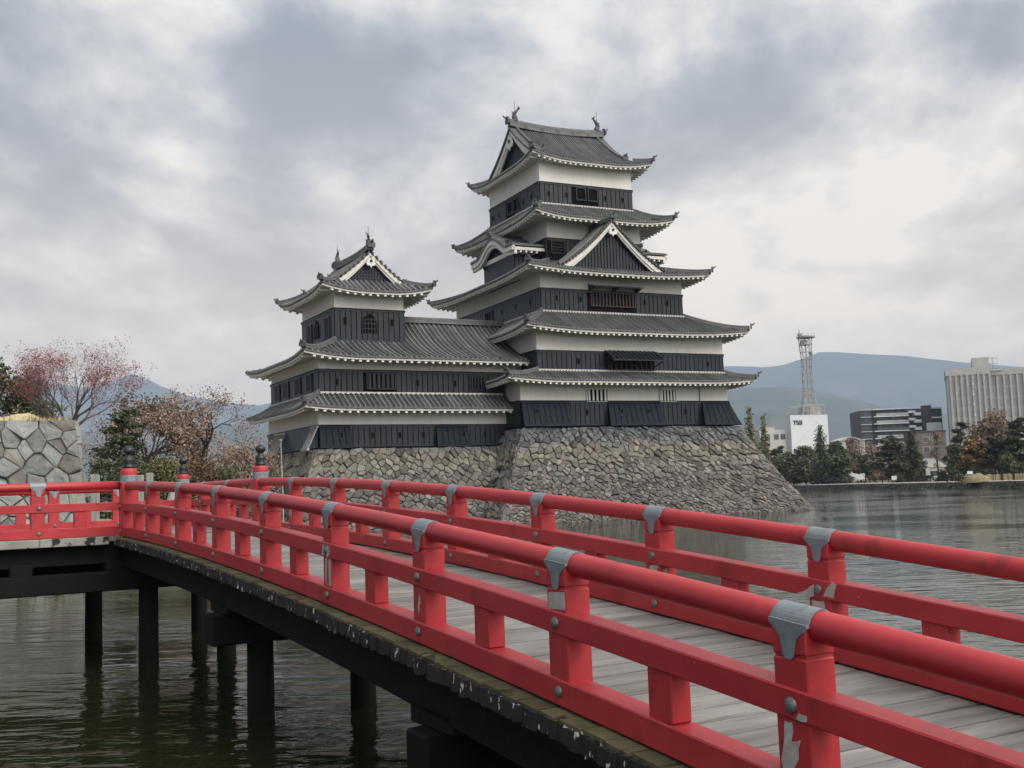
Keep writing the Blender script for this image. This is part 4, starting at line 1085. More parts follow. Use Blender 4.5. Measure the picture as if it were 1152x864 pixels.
M['water'] = watermat()
mb = MB(); mb.poly([(-260, -30, 0), (300, -30, 0), (300, 420, 0), (-260, 420, 0)])
tag(mb.build('moat_water', M['water']), 'still greenish moat water with small ripples around the castle', 'water', kind='structure')
M['earth'] = mat('park_ground', (0.20, 0.185, 0.15), (0.13, 0.125, 0.10), 1.0, 0.2, 5)
M['forest'] = mat('wooded_hill', (0.060, 0.072, 0.040), (0.030, 0.042, 0.026), 1.0, 0.004, 8, c3=(0.095, 0.085, 0.055), t3=0.56, s3=0.0025, w3=0.1)
mb = MB(); mb.poly([(-14000, -3000, -.7), (14000, -3000, -.7), (14000, 16000, -.7), (-14000, 16000, -.7)])
tag(mb.build('ground', M['earth']), 'flat town ground stretching to the hills', 'ground', kind='structure')

def land(name, pts, z, m, label, z0=-.65):
    mb = MB(); n = len(pts)
    top = [(x, y, z) for x, y in pts]; bot = [(x, y, z0) for x, y in pts]
    mb.poly(top, 0)
    for i in range(n): mb.poly([bot[i], bot[(i + 1) % n], top[(i + 1) % n], top[i]], 0)
    o = mb.build(name, m); tag(o, label, 'ground', kind='structure'); return o
# far bank, seen on the right beyond the keep
FB = [(96, 60), (75.6, 163), (71.3, 180), (66.5, 205), (61.6, 231), (40, 330), (-30, 400), (-400, 420), (-400, 1500), (900, 1500), (900, 60)]
land('far_bank', FB, 1.02, M['earth'], 'low far bank of the moat with park ground behind it')
land('castle_ground', [(-120, 37.5), (-27, 37.5), (-24, 47), (-20, 80), (-8, 92), (8, 104), (20, 112), (18, 190), (-220, 260), (-220, 37.5)], 2.3, M['earth'], 'raised castle ground behind the turret and trees')
land('near_bank', [(-60, -33.6), (-60, -30), (4.0, 1.1), (40, 21.9), (60, -30)], .70, M['earth'], 'near bank of the moat at the foot of the bridge')
# path along the far bank
M['path'] = mat('pale_path', (0.46, 0.43, 0.39), (0.36, 0.34, 0.31), 0.95, 0.5, 5)
mb = MB()
p1 = [(75.75, 163), (71.5, 180), (66.7, 205), (61.8, 231), (40.3, 330)]
for a, b in zip(p1, p1[1:]): mb.poly([(a[0] + .2, a[1], 1.028), (a[0] + 7, a[1] + 2, 1.028), (b[0] + 7, b[1] + 2, 1.028), (b[0] + .2, b[1], 1.028)])
mb.poly([(75.95, 163, 1.028), (96.3, 60, 1.028), (103, 62, 1.028), (82.75, 165, 1.028)])
tag(mb.build('path', M['path']), 'pale gravel path along the far bank', 'path', kind='structure')
# stone revetment of the far bank
rv = thing('bank_wall', 'low dark stone wall along the far bank of the moat', 'wall', (75.6, 163, 0))
mb = MB()
for (x0_, y0_), (x1_, y1_) in zip(FB[0:6], FB[1:6]):
    A_, B_ = Vector((x1_ - 75.6, y1_ - 163, -.3)), Vector((x0_ - 75.6, y0_ - 163, -.3))
    L_ = (B_ - A_).length; d = (B_ - A_).normalized(); nn = Vector((-d.y, d.x, 0))
    if nn.x > 0: nn = -nn
    A_, B_ = (A_, B_) if d.cross(Vector((0, 0, 1))).dot(nn) > 0 else (B_, A_)
    s_ = batter_surf(A_ + nn * .35, B_ + nn * .35, A_ + Vector((0, 0, 1.34)) + nn * .05, B_ + Vector((0, 0, 1.34)) + nn * .05, 1.34, L_, 0)
    stone_face(mb, L_, 1.34, s_, .62, None, .1, asp=1.5)
M['stonedark'] = stonemat('dark_bank_stone', [(0.07, 0.068, 0.062), (0.12, 0.115, 0.105), (0.09, 0.085, 0.075), (0.16, 0.155, 0.14)])
mb.build('stonework', [M['stonedark'], M['mortar']], rv, attr=True)

def hills(name, prof_px, D, foot, label, seed, amp):
    r_ = random.Random(seed); mb = MB()
    xs = list(range(-420, 1600, 9)); rows = 26
    def ridge(x):
        for (a, b), (c, d) in zip(prof_px, prof_px[1:]):
            if a <= x <= c:
                t = (x - a) / (c - a); t = t * t * (3 - 2 * t) * .5 + t * .5
                return b + (d - b) * t
        return prof_px[0][1] if x < prof_px[0][0] else prof_px[-1][1]
    ph = [(r_.uniform(.004, .05), r_.uniform(0, 6.28), r_.uniform(.3, 1)) for _ in range(14)]
    def nz(x, j): return sum(a * math.sin(f * x * (1 + .13 * j * (k % 3)) + p + j * .7 * (k % 4)) * .05 / f ** .35 for k, (f, p, a) in enumerate(ph))
    g = []
    for j in range(rows + 6):
        t = min(1.0, j / rows); row = []
        for x in xs:
            top = at(x, ridge(x) + .35 * nz(x * 3, 0) * amp, D)
            if j <= rows:
                y = foot + (D - foot) * t; h = top.z * (t ** 1.25)
                h += (nz(x, j) * .16 + r_.uniform(-.012, .012)) * top.z * math.sin(math.pi * t) * amp
            else:
                y = D + (j - rows) * (D - foot) * .12; h = top.z * (1 - .18 * (j - rows))
            k = y / D if j <= rows else 1
            row.append(mb.vert((top.x * (y / D), y, max(-.8, h - .8 * (1 - t)))))
        g.append(row)
    for a, b in zip(g, g[1:]):
        for i in range(len(xs) - 1): mb.face((a[i], a[i + 1], b[i + 1], b[i]))
    o = mb.build(name, M['forest'], smooth=True); tag(o, label, 'hill', kind='structure')
FAR_RIDGE = [(-420, 440), (-100, 445), (0, 436), (60, 432), (100, 436), (128, 428), (150, 420), (166, 427), (185, 436), (215, 446), (255, 453), (290, 456), (320, 450), (420, 430), (560, 425), (700, 422), (800, 412), (830, 412), (862, 413), (880, 411), (902, 404), (922, 396), (940, 396), (985, 399), (1015, 400), (1050, 404), (1090, 408), (1152, 413), (1250, 418), (1600, 430)]
NEAR_RIDGE = [(-420, 500), (0, 492), (200, 480), (300, 476), (500, 470), (700, 455), (810, 441), (840, 437), (880, 435), (905, 437), (930, 443), (960, 450), (1000, 458), (1040, 463), (1100, 468), (1152, 470), (1600, 480)]
hills('far_hills', FAR_RIDGE, 9000, 6500, 'pale blue mountain ridge in the far distance', 3, .5)
hills('near_hills', NEAR_RIDGE, 5200, 3600, 'darker blue wooded hills in front of the far ridge', 5, .8)

# the air between here and the hills
hm = bpy.data.materials.new('haze'); hm.use_nodes = True
hn, hl_ = hm.node_tree.nodes, hm.node_tree.links
hn.remove(hn['Principled BSDF'])
pv = hn.new('ShaderNodeVolumePrincipled')
pv.inputs['Color'].default_value = (0.53, 0.69, 0.95, 1); pv.inputs['Density'].default_value = HAZE
pv.inputs['Anisotropy'].default_value = 0.0
hl_.new(pv.outputs[0], hn['Material Output'].inputs['Volume'])
mb = MB(); mb.box(-13000, 13000, -2500, 10500, -1.7, 1085)
hz_ = tag(mb.build('haze', hm), 'pale blue haze in the air', 'haze', kind='stuff')
# ================================================================ the red bridge
BX, BY, BR = 0.2185, 6.6736, 0.5237
SP, TC = 1.9462, 13.62
FOFF, FW_ = 0.154, 2.31
bridge = thing('red_bridge', 'red-railed wooden footbridge on dark timber piles crossing the moat', 'bridge', (BX, BY, 0), BR)
def zm(t):
    t = min(t, TC + 1.0)
    return 1.8883 + .0897 * t - .0027 * t * t
def slope(t): return 0 if t > TC + 1 else .0897 - .0054 * t
def zd(t): return zm(t) - .50            # deck level
def sweep(mb, pts, sect, m=0):
    """a bar of constant section (list of (side, height)) along pts; side is horizontal, to the right of travel"""
    rings = []
    for i, p in enumerate(pts):
        d = Vector(pts[min(i + 1, len(pts) - 1)]) - Vector(pts[max(0, i - 1)]); d.z = 0; d.normalize()
        x = Vector((d.y, -d.x, 0))
        rings.append([mb.vert(Vector(p) + x * a + Vector((0, 0, b))) for a, b in sect])
    n = len(sect)
    for a_, b_ in zip(rings, rings[1:]):
        for k in range(n): mb.face((a_[k], a_[(k + 1) % n], b_[(k + 1) % n], b_[k]), m)
    mb.face(rings[0][::-1], m); mb.face(rings[-1], m)
def rect(x0, x1, z0, z1, c=.008):
    return [(x0 + c, z0), (x1 - c, z0), (x1, z0 + c), (x1, z1 - c), (x1 - c, z1), (x0 + c, z1), (x0, z1 - c), (x0, z0 + c)]
# --- shared meshes, face side is -x, z measured from the middle rail
def mesh_of(mb, name, mats, smooth=False):
    me = bpy.data.meshes.new(name); me.from_pydata(mb.v, [], mb.f)
    for m in (mats if isinstance(mats, list) else [mats]): me.materials.append(m)
    if isinstance(mats, list): me.polygons.foreach_set('material_index', mb.m)
    if smooth: me.polygons.foreach_set('use_smooth', [True] * len(mb.f))
    me.validate(); me.update(); return me
PD, PW = .175, .105
def post_mesh(patches=()):
    mb = MB()
    mb.bevbox(0, PD, -PW, PW, -.49, .198, .007)
    mb.box(.008, PD - .008, -PW + .008, PW - .008, .196, .216)
    mb.bevbox(0, PD, -PW, PW, .212, .352, .007)
    for side, pts in patches:           # bare patches where the paint has come off: thin plates just proud of the face
        if side == 'F': mb.prism([(-.0022, a, b) for a, b in pts], (.0012, 0, 0), 1)
        elif side == 'R': mb.prism([(-.0172, a, b) for a, b in pts], (.0012, 0, 0), 1)      # on the face of the middle rail
        elif side == 'S': mb.prism([(a, -PW - .0022, b) for a, b in pts], (0, .0012, 0), 1)
    return mesh_of(mb, 'railing_post', [M['red'], M['peel']])
def ragged(pts, j=.012, seed=1):
    r_ = random.Random(seed); out = []
    for i in range(len(pts)):
        a, b = pts[i], pts[(i + 1) % len(pts)]
        out.append((a[0] + r_.uniform(-j, j) * .6, a[1] + r_.uniform(-j, j) * .6))
        out.append(((a[0] + b[0]) / 2 + r_.uniform(-j, j), (a[1] + b[1]) / 2 + r_.uniform(-j, j)))
    return out
def cap_mesh():
    mb = MB(); r, zc, hw = .079, .348, .118
    n = 14; ring = []
    for y in (-hw, hw):
        ring.append([mb.vert((PD / 2 - r * math.cos(math.pi * k / n), y, zc + r * math.sin(math.pi * k / n))) for k in range(n + 1)])
    inr = []
    for y in (-hw, hw):
        inr.append([mb.vert((PD / 2 - (r - .006) * math.cos(math.pi * k / n), y, zc + (r - .006) * math.sin(math.pi * k / n))) for k in range(n + 1)])
    for k in range(n):
        mb.face((ring[0][k], ring[0][k + 1], ring[1][k + 1], ring[1][k])); mb.face((inr[0][k + 1], inr[0][k], inr[1][k], inr[1][k + 1]))
        mb.face((ring[0][k + 1], ring[0][k], inr[0][k], inr[0][k + 1])); mb.face((ring[1][k], ring[1][k + 1], inr[1][k + 1], inr[1][k]))
    tong = [(-.118, .344), (-.112, .332), (-.085, .315), (-.058, .285), (-.050, .24), (-.044, .205), (-.022, .192), (.006, .194), (.024, .21), (.032, .245), (.045, .285), (.075, .312), (.104, .33), (.118, .344)]
    mb.prism([(-.0045, a, b) for a, b in tong], (.0035, 0, 0)); mb.prism([(PD + .001, a, b) for a, b in tong], (.0035, 0, 0))
    # the sheet turns down from the tube onto both faces
    for xa, xb in ((-.0045, PD / 2 - r + .004), (PD / 2 + r - .004, PD + .0045)):
        mb.box(xa, xb, -hw, hw, .3445, .360)
    return mesh_of(mb, 'metal_cap', M['zinc'])
def bolt_mesh():
    mb = MB(); n = 12
    prof_ = [(.036, 0), (.036, .006), (.030, .011), (.021, .019), (.009, .023)]
    rings = [[mb.vert((-h, r * math.cos(2 * math.pi * k / n), r * math.sin(2 * math.pi * k / n))) for k in range(n)] for r, h in prof_]
    for a_, b_ in zip(rings, rings[1:]):
        for k in range(n): mb.face((a_[k], a_[(k + 1) % n], b_[(k + 1) % n], b_[k]))
    mb.face(rings[-1])
    return mesh_of(mb, 'bolt', M['bolt'], True)
def short_mesh():
    mb = MB(); mb.bevbox(.004, .132, -.10, .10, -.335, -.062, .006); return mesh_of(mb, 'short_post', M['red'])
CAP, BOLT, SHORT, POST = cap_mesh(), bolt_mesh(), short_mesh(), post_mesh()
P_E = post_mesh([('R', ragged([(-.09, .03), (-.11, -.02), (-.085, -.055), (-.03, -.065), (-.02, .0), (-.04, .055)], .01, 2)), ('R', ragged([(.02, -.02), (.045, .045), (.06, .055), (.085, .0), (.105, -.05), (.05, -.055)], .008, 3)),
                 ('F', ragged([(-.09, -.08), (-.03, -.075), (-.035, -.31), (-.085, -.32)], .008, 4)), ('F', ragged([(0, -.085), (.05, -.08), (.06, -.2), (.03, -.325)], .008, 5))])
P_H = post_mesh([('F', ragged([(.00, -.085), (.055, -.085), (.06, -.16), (.085, -.26), (.07, -.33), (.04, -.34), (-.02, -.24), (-.04, -.15), (.01, -.17)], .008, 6)), ('R', ragged([(-.10, -.035), (-.055, -.03), (-.03, -.06), (-.10, -.066)], .006, 7))])
P_G = post_mesh([('F', ragged([(-.095, .075), (.085, .075), (.08, .175), (-.098, .18)], .007, 8))])
P_F = post_mesh([('F', ragged([(-.01, -.12), (.02, -.2), (.012, -.28), (-.008, -.2), (-.03, -.19)], .006, 9))])
P_V = post_mesh([('R', ragged([(-.19, .045), (-.15, .055), (-.09, .015), (-.06, -.045), (-.15, -.055)], .012, 10)), ('R', ragged([(.03, .03), (.10, -.01), (.20, -.045), (.17, -.066), (.03, -.06)], .012, 11)), ('F', ragged([(-.04, -.085), (.08, -.085), (.07, -.19), (-.05, -.18)], .008, 12))])
P_W = post_mesh([('F', ragged([(-.08, -.08), (.05, -.085), (.06, -.13), (-.05, -.14)], .01, 13)), ('S', ragged([(.03, -.12), (.07, -.1), (.06, -.2), (.04, -.25)], .008, 14))])
P_U = post_mesh([('F', ragged([(-.06, -.1), (-.03, -.085), (-.02, -.2), (-.05, -.3)], .01, 15)), ('F', ragged([(.0, -.11), (.05, -.085), (.06, -.16), (.03, -.24), (.01, -.17)], .01, 16)), ('R', ragged([(.02, .02), (.07, .0), (.06, -.05), (.01, -.04)], .01, 17))])
P_A = post_mesh([('F', ragged([(-.09, -.1), (-.08, -.09), (-.078, -.3), (-.09, -.3)], .004, 18))])

def put_post(parent, x, y, z, rz, sl, me=POST):
    o = link('railing_post', me, parent, (x, y, z), rz)
    c = link('metal_cap', CAP, o, (0, 0, 0)); c.rotation_euler = (0, 0, 0)
    sgn = 1
    c.rotation_euler = (math.atan(sl) , 0, 0); c.location = (0, .348 * math.sin(math.atan(sl)), .348 * (1 - math.cos(math.atan(sl))))
    for dz in (0, -.4): b = link('bolt', BOLT, o, (-.0165, -.012 + uni(-.008, .008), dz + uni(-.006, .006)))
    return o
def rails(parent, pts, post_ts=None):
    """handrail, middle rail and bottom rail along pts (x, y, z of the face line at middle-rail height); inner side is to the right of travel"""
    mb = MB(); ring = [(PD / 2 + .072 * math.cos(2 * math.pi * k / 18), .348 + .072 * math.sin(2 * math.pi * k / 18)) for k in range(18)]
    sweep(mb, pts, ring); o = mb.build('handrail', M['red'], parent, smooth=True)
    for q in o.data.polygons:
        if len(q.vertices) > 4: q.use_smooth = False
    mb = MB(); sweep(mb, pts, rect(-.015, .135, -.068, .068)); mb.build('middle_rail', M['red'], parent)
    mb = MB(); sweep(mb, pts, rect(-.015, .150, -.487, -.330)); mb.build('bottom_rail', M['red'], parent)
def seq(t0, t1, n): return [t0 + (t1 - t0) * i / n for i in range(n + 1)]
# near and far railing of the main span
special = {(0, -1): P_H, (0, 0): P_G, (0, 1): P_F, (0, 2): P_E, (0, 6): P_A, (0, 5): P_A, (1, 0): P_V, (1, 1): P_W, (1, 6): P_U, (1, 4): P_U}
TEND = -7.2
for side, x, off, t1 in ((0, 0.0, 0.0, TC), (1, FW_, FOFF, 10 * SP + FOFF)):
    rails(bridge, [(x, t, zm(t)) for t in seq(TEND, t1, 44)])
    k = -3
    while k * SP + off < t1 - .3:
        t = k * SP + off
        if not (side and abs(t - 7 * SP - FOFF) < .1):
            put_post(bridge, x, t, zm(t), 0, slope(t), special.get((side, k), POST))
        link('short_post', SHORT, bridge, (x, t + SP / 2, zm(t + SP / 2)))
        k += 1
# side branch: near and far railing run off to the left
BSP = 1.30
for x0_, t in ((-.0, TC + .03), (FW_, 10 * SP + FOFF + .03)):
    z = zm(TC + 1)
    rails(bridge, [(x0_ - s, t, z) for s in seq(0.0, 9.0, 8)])
    for i in range(1, 7):
        put_post(bridge, x0_ - i * BSP, t, z, R(90), 0)
    for i in range(7): link('short_post', SHORT, bridge, (x0_ - (i + .5) * BSP, t, z), R(90))
def corner_post(x, t, z):
    mb = MB(); w = .135
    prof_ = []
    mb.bevbox(x - .03, x - .03 + 2 * w, t - w, t + w, z - .5, z + .40, .012)
    n = 20
    mb.lathe([(w * 1.02, .40), (w * 1.02, .56), (w * .98, .60), (w * .82, .635), (w * .3, .645)], (x - .03 + w, t, z), n)
    o = mb.build('corner_post', M['red'], bridge)
    mb = MB(); mb.lathe([(w * 1.05, .395), (w * 1.06, .40), (w * 1.06, .515), (w * 1.03, .52)], (x - .03 + w, t, z), n); mb.build('metal_cap', M['zinc'], o)
    mb = MB(); mb.lathe([(.092, .64), (.098, .66), (.090, .68), (.080, .72), (.098, .77), (.090, .80), (.060, .83), (.045, .85), (.05, .87), (.082, .90), (.095, .94), (.082, .975), (.045, 1.0), (.012, 1.025)], (x - .03 + w, t, z), 18)
    mb.build('finial', M['bronze'], o, smooth=True)
    for dz in (0, -.4):
        b = link('bolt', BOLT, o, (x - .032, t, z + dz))
        b = link('bolt', BOLT, o, (x - .03 + w, t - w - .002, z + dz)); b.rotation_euler = (0, 0, R(90))
corner_post(0, TC, zm(TC)); corner_post(FW_, 7 * SP + FOFF, zm(TC + .2)); corner_post(FW_, 10 * SP + FOFF, zm(TC + 1))
# deck planks -------------------------------------------------------------
mb, me = MB(), MB()
t = TEND
while t < TC - .14:
    w = uni(.215, .25); z0, z1 = zd(t), zd(t + w); g = uni(.014, .034); dz = uni(-.004, .004); a_ = rnd(); sk = uni(-.004, .004)
    def slab(m_, x0, x1, mt, ex=0, th=.07, ms=None):
        P = [(x0, t + g / 2 + sk, z0 - th + dz), (x1, t + g / 2 - sk, z0 - th + dz), (x1, t + w - g / 2 - sk, z1 - th + dz), (x0, t + w - g / 2 + sk, z1 - th + dz),
             (x0, t + g / 2 + sk, z0 + dz), (x1, t + g / 2 - sk, z0 + dz), (x1, t + w - g / 2 - sk, z1 + dz), (x0, t + w - g / 2 + sk, z1 + dz)]
        m_.hexa(P, mt, a_)
    slab(mb, .03, 2.78, 0)
    for xn in (.24, 1.1, 2.26):
        for tn in (.05, w - .05):
            c_ = (xn + uni(-.02, .02), t + tn, z0 + (z1 - z0) * tn / w + dz + .0012)
            mb.poly([(c_[0] + .008 * math.cos(a), c_[1] + .008 * math.sin(a), c_[2]) for a in (0, 1.05, 2.09, 3.14, 4.19, 5.24)], 1)
    e = uni(-.014, .014)
    P = []
    slab(me, -.14 + e, .03, 0)
    for j in range(3):      # crumbling outer lip with flakes of old white paint
        ta, tb = t + w * j / 3, t + w * (j + 1) / 3; q = uni(-.015, .02); zz_ = zd(ta)
        me.hexa([(-.17 + e + q, ta, zz_ - .10 - uni(0, .03)), (-.12, ta, zz_ - .13), (-.12, tb, zz_ - .13), (-.17 + e + q, tb, zz_ - .10 - uni(0, .03)),
                 (-.16 + e + q, ta, zz_ - .015), (-.12, ta, zz_ - .015), (-.12, tb, zz_ - .015), (-.16 + e + q, tb, zz_ - .015)], 1, rnd())
    t += w
# planks of the side branch
zb_ = zd(TC + 1); x = -9.2
while x < 2.75:
    w = uni(.215, .25); mb.box(x + .004, x + w - .004, TC - .10, 10 * SP + .7, zb_ - .07, zb_ + uni(-.004, .003), 0, rnd()); x += w
mb.build('deck', [M['deck'], M['tar']], bridge, attr=True)
me.build('deck_edge', [M['moss'], M['flake']], bridge, attr=True)
mb = MB(); x = -9.2
while x < -.25:
    w = min(uni(.9, 2.2), -.24 - x); mb.bevbox(x, x + w - .006, TC - .20, TC - .11, zb_ - .12, zb_ + .01, .008); x += w
mb.build('edge_board', M['paleedge'], bridge)
# girders, bents and piles ---------------------------------------------------
for xg, wd in ((.12, .2), (1.1, .2), (2.4, .2)):
    mb = MB(); sweep(mb, [(xg, t_, zd(t_)) for t_ in seq(TEND, TC + .3, 24)], rect(-wd / 2, wd / 2 + .08, -.50, -.075, .012)); mb.build('girder', M['tar'], bridge)
for tg in (TC + .15, 16.6, 10 * SP + .2):
    mb = MB(); sweep(mb, [(2.6, tg, zb_), (-9.2, tg, zb_)], rect(-.13, .13, -.44, -.075, .012)); mb.build('girder', M['tar'], bridge)
PILE = []
for t_, x0_, x1_, piles in ((1.85, -.10, 2.9, (.50, 1.85)), (7.72, -.10, 2.9, (.53, 1.86)), (-4.0, -.1, 2.9, (.5, 1.9))):
    z1 = zd(t_) - .60
    mb = MB(); mb.bevbox(x0_, x1_, t_ - .19, t_ + .19, z1 - .37, z1, .02); mb.build('cross_beam', M['tar'], bridge)
    for xx in (.18, 1.15, 2.45):
        mb = MB(); mb.bevbox(xx - .16, xx + .18, t_ - .36, t_ + .36, z1 + .002, z1 + .16, .015); mb.build('bolster', M['tar'], bridge)
    for xx in piles: PILE.append((xx, t_, z1 - .36))
z1 = zb_ - .44
for t_ in (TC + .1, 17.4):
    mb = MB(); mb.bevbox(-9.3, 2.8, t_ - .17, t_ + .17, z1 - .45, z1 - .13, .02); mb.build('cross_beam', M['tar'], bridge)
    for xx in (-8.2, -6.4, -4.4, -2.9, -1.55, -.1, 1.3, 2.4):
        mb = MB(); mb.bevbox(xx - .17, xx + .17, t_ - .16, t_ + .16, z1 - .14, z1 + .05, .015); mb.build('bolster', M['tar'], bridge)
    for xx in ((.44, 1.75) if t_ < 15 else (.15, 2.2)) + (-2.1, -4.6, -7.2): PILE.append((xx, t_, z1 - .44))
for xx, t_, zt in PILE:
    mb = MB(); r_ = .165
    mb.tube([(xx, t_, -1.2), (xx, t_, .05), (xx, t_, zt)], [r_ * 1.02, r_, r_ * .96], 16)
    o = mb.build('pile', M['tar'], bridge, smooth=True)
    for q in o.data.polygons:
        if len(q.vertices) > 4: q.use_smooth = False
# barrier of weathered posts on the bank beyond the bridge ------------------------
bx_, by_ = gx(112, 27.0)
bar = thing('wooden_barrier', 'weathered grey post-and-rail barrier behind the corner of the red bridge', 'barrier', (bx_, by_, 1.2))
ps = [(107, 534, 595, 26.6), (157, 534.5, 600, 27.2), (168.5, 532, 600, 27.4), (196, 552, 600, 27.2)]
mbp = []
for x, yt, yb, D in ps[:3]:
    p = at(x, yt, D); mb = MB(); w = .085 if x < 160 else .07
    mb.bevbox(p.x - bx_ - w, p.x - bx_ + w, p.y - by_ - w, p.y - by_ + w, -.4, p.z - 1.2, .01); mb.build('barrier_post', M['oldwood'], bar)
mb = MB()
for yy, h in ((575, .12), (590, .14)):
    a, b = at(98, yy, 26.7), at(176, yy + 1, 27.3)
    mb.prism([Vector((a.x - bx_, a.y - by_ - .12, a.z - 1.2)), Vector((b.x - bx_, b.y - by_ - .12, b.z - 1.2)), Vector((b.x - bx_, b.y - by_ - .12, b.z - 1.2 + h)), Vector((a.x - bx_, a.y - by_ - .12, a.z - 1.2 + h))], (0, -.04, 0))
mb.build('barrier_rail', M['oldwood'], bar)
mb = MB(); a, b = at(186, 585, 27.0), at(195, 550, 27.2)
mb.tube([Vector((a.x - bx_, a.y - by_, a.z - 1.2)), Vector((b.x - bx_, b.y - by_, b.z - 1.2))], .085, 4); mb.build('brace', M['oldwood'], bar)

# ================================================================ grassy stone wall on the left
g0 = at(100, 545, 34.0)
lw = thing('stone_wall', 'tall grey-green stone wall with dry grass on top, at the left edge', 'wall', (g0.x, 34.0, 0), R(27))
mb = MB(); HW = 5.75
s_ = batter_surf((-16, -.62, -.4), (.28, -.62, -.4), (-16, .2, 5.25), (-.40, .2, 5.25), HW, 16.5, .05)
stone_face(mb, 16.5, HW, s_, .46, None, .10, asp=1.5, gap=.003, jit=.15, sink=.01)
s2 = batter_surf((.28, -.62, -.4), (.28, 8, -.4), (-.40, .2, 5.25), (-.40, 8, 5.25), HW, 9, .05)
stone_face(mb, 9, HW, s2, .85, None, .11, gap=.018)
mb.poly([(-16, .2, 5.15), (-.4, .2, 5.15), (-.4, 8, 5.15), (-16, 8, 5.15)], 1)
mb.build('stonework', [M['stonegrey'], M['mortar']], lw, attr=True)
mb = MB()
nx_, ny_ = 40, 16
hh = lambda i, j: 5.15 + .30 * min(1, min(i, nx_ - i) / 3) * min(1, (min(j, ny_ - j)) / 2) + .10 * math.sin(i * .9) * math.sin(j * 1.3 + i) + uni(-.03, .03)
g = [[mb.vert((-16 + 15.55 * i / nx_, .22 + 7.7 * j / ny_, hh(i, j))) for i in range(nx_ + 1)] for j in range(ny_ + 1)]
for j in range(ny_):
    for i in range(nx_): mb.face((g[j][i], g[j][i + 1], g[j + 1][i + 1], g[j + 1][i]), 0, rnd())
for _ in range(3800):
    x, y = uni(-15.8, -.5), uni(.24, 3.5) if rnd() < .8 else uni(.24, 7); h = uni(.04, .17); a = uni(0, 6.28); w = .02
    z = 5.34; lx, ly = uni(-.1, .1), uni(-.12, .06)
    mb.poly([(x - w * math.cos(a), y - w * math.sin(a), z - .1), (x + w * math.cos(a), y + w * math.sin(a), z - .1), (x + lx, y + ly, z + h)], 0, rnd())
tag(mb.build('dry_grass', M['straw'], lw, attr=True), kind='stuff')
# ---------------------------------------------------------------- trees
def grow(mb, p, d, L_, r, depth, tips, spread=.55, up=.15, n=(2, 3), shrink=.72, rng=random, curl=.12, mid=None):
    """recursive tapered limbs; tips collects the ends of the last twigs"""
    seg = 3 if depth > 1 else 2
    pts, rr = [p], [r]; dd = d.normalized()
    for i in range(seg):
        dd = (dd + Vector((rng.uniform(-curl, curl), rng.uniform(-curl, curl), rng.uniform(-curl, curl) + up * .35))).normalized()
        pts.append(pts[-1] + dd * L_ / seg); rr.append(r * (1 - .38 * (i + 1) / seg))
    mb.tube(pts, rr, 7 if depth > 3 else (5 if depth > 1 else 3), 0, cap=False)
    if mid is not None and depth <= 2:
        for q in pts[1:]: mid.append((q, dd))
    if depth == 0:
        tips.append((pts[-1], dd)); return
    for i in range(rng.randint(*n)):
        a = rng.uniform(0, 6.283); x = dd.cross(Vector((math.sin(a), math.cos(a), .2)))
        if x.length < .01: x = Vector((1, 0, 0))
        x.normalize()
        nd = (dd + x * rng.uniform(spread * .5, spread * 1.25) + Vector((0, 0, up))).normalized()
        k = rng.choice((len(pts) - 1, len(pts) - 1, len(pts) - 2))
        grow(mb, pts[k], nd, L_ * shrink * rng.uniform(.75, 1.2), rr[k] * .72, depth - 1, tips, spread, up, n, shrink, rng, curl, mid)
def leaf(mb, p, s, rng, a=None, flat=0.0):
    n = Vector((rng.gauss(0, 1), rng.gauss(0, 1), rng.gauss(0, 1) + flat * 2)).normalized()
    x = n.cross(Vector((rng.gauss(0, 1), rng.gauss(0, 1), rng.gauss(0, 1))))
    if x.length < .01: x = Vector((1, 0, 0))
    x.normalize(); y = n.cross(x)
    s *= rng.uniform(.6, 1.35); t = rng.uniform(.4, .75)
    mb.poly([p - x * s, p - y * s * t + x * s * .1, p + x * s, p + y * s * t], 0, rng.random() if a is None else a)
def crown_blobs(mb, blobs, dens, s, rng, flat=.0, hollow=.35):
    """leaf clumps spread through uneven ellipsoids (cx, cy, cz, rx, ry, rz)"""
    for cx, cy, cz, rx, ry, rz in blobs:
        n = int(dens * (rx * ry * rz) ** (2 / 3) * 12)
        ph = [rng.uniform(0, 6.28) for _ in range(3)]; base_a = rng.uniform(.25, .75)
        for _ in range(n):
            v = Vector((rng.gauss(0, 1), rng.gauss(0, 1), rng.gauss(0, 1))).normalized()
            bump = 1 + .20 * math.sin(v.x * 5 + ph[0]) * math.sin(v.y * 5 + ph[1]) + .16 * math.sin(v.z * 7 + ph[2] + v.x * 4)
            k = (hollow + (1 - hollow) * rng.random() ** .5) * bump
            p = Vector((cx + v.x * rx * k, cy + v.y * ry * k, cz + v.z * rz * k))
            leaf(mb, p, s, rng, min(1, max(0, base_a + rng.uniform(-.3, .3))), flat)
def tree(name, label, x, y, z, leafm, bark, build, seed, group=None, cat='tree'):
    t = thing(name, label, cat, (x, y, z), 0, group)
    rng = random.Random(seed); mt, mc = MB(), MB()
    build(mt, mc, rng)
    if mt.v: mt.build('trunk', bark, t)
    mc.build('crown', leafm, t, attr=True)
    return t
def trunk_to(mt, rng, top, r, lean=.0, n=5):
    pts = [Vector((lean * top * (i / n) ** 1.3 + rng.uniform(-.04, .04) * top * (i > 0) * .4, rng.uniform(-.02, .02) * top * (i > 0), top * i / n)) for i in range(n + 1)]
    mt.tube(pts, [r * (1.25 if i == 0 else 1 - .75 * i / n) for i in range(n + 1)], 8, 0); return pts
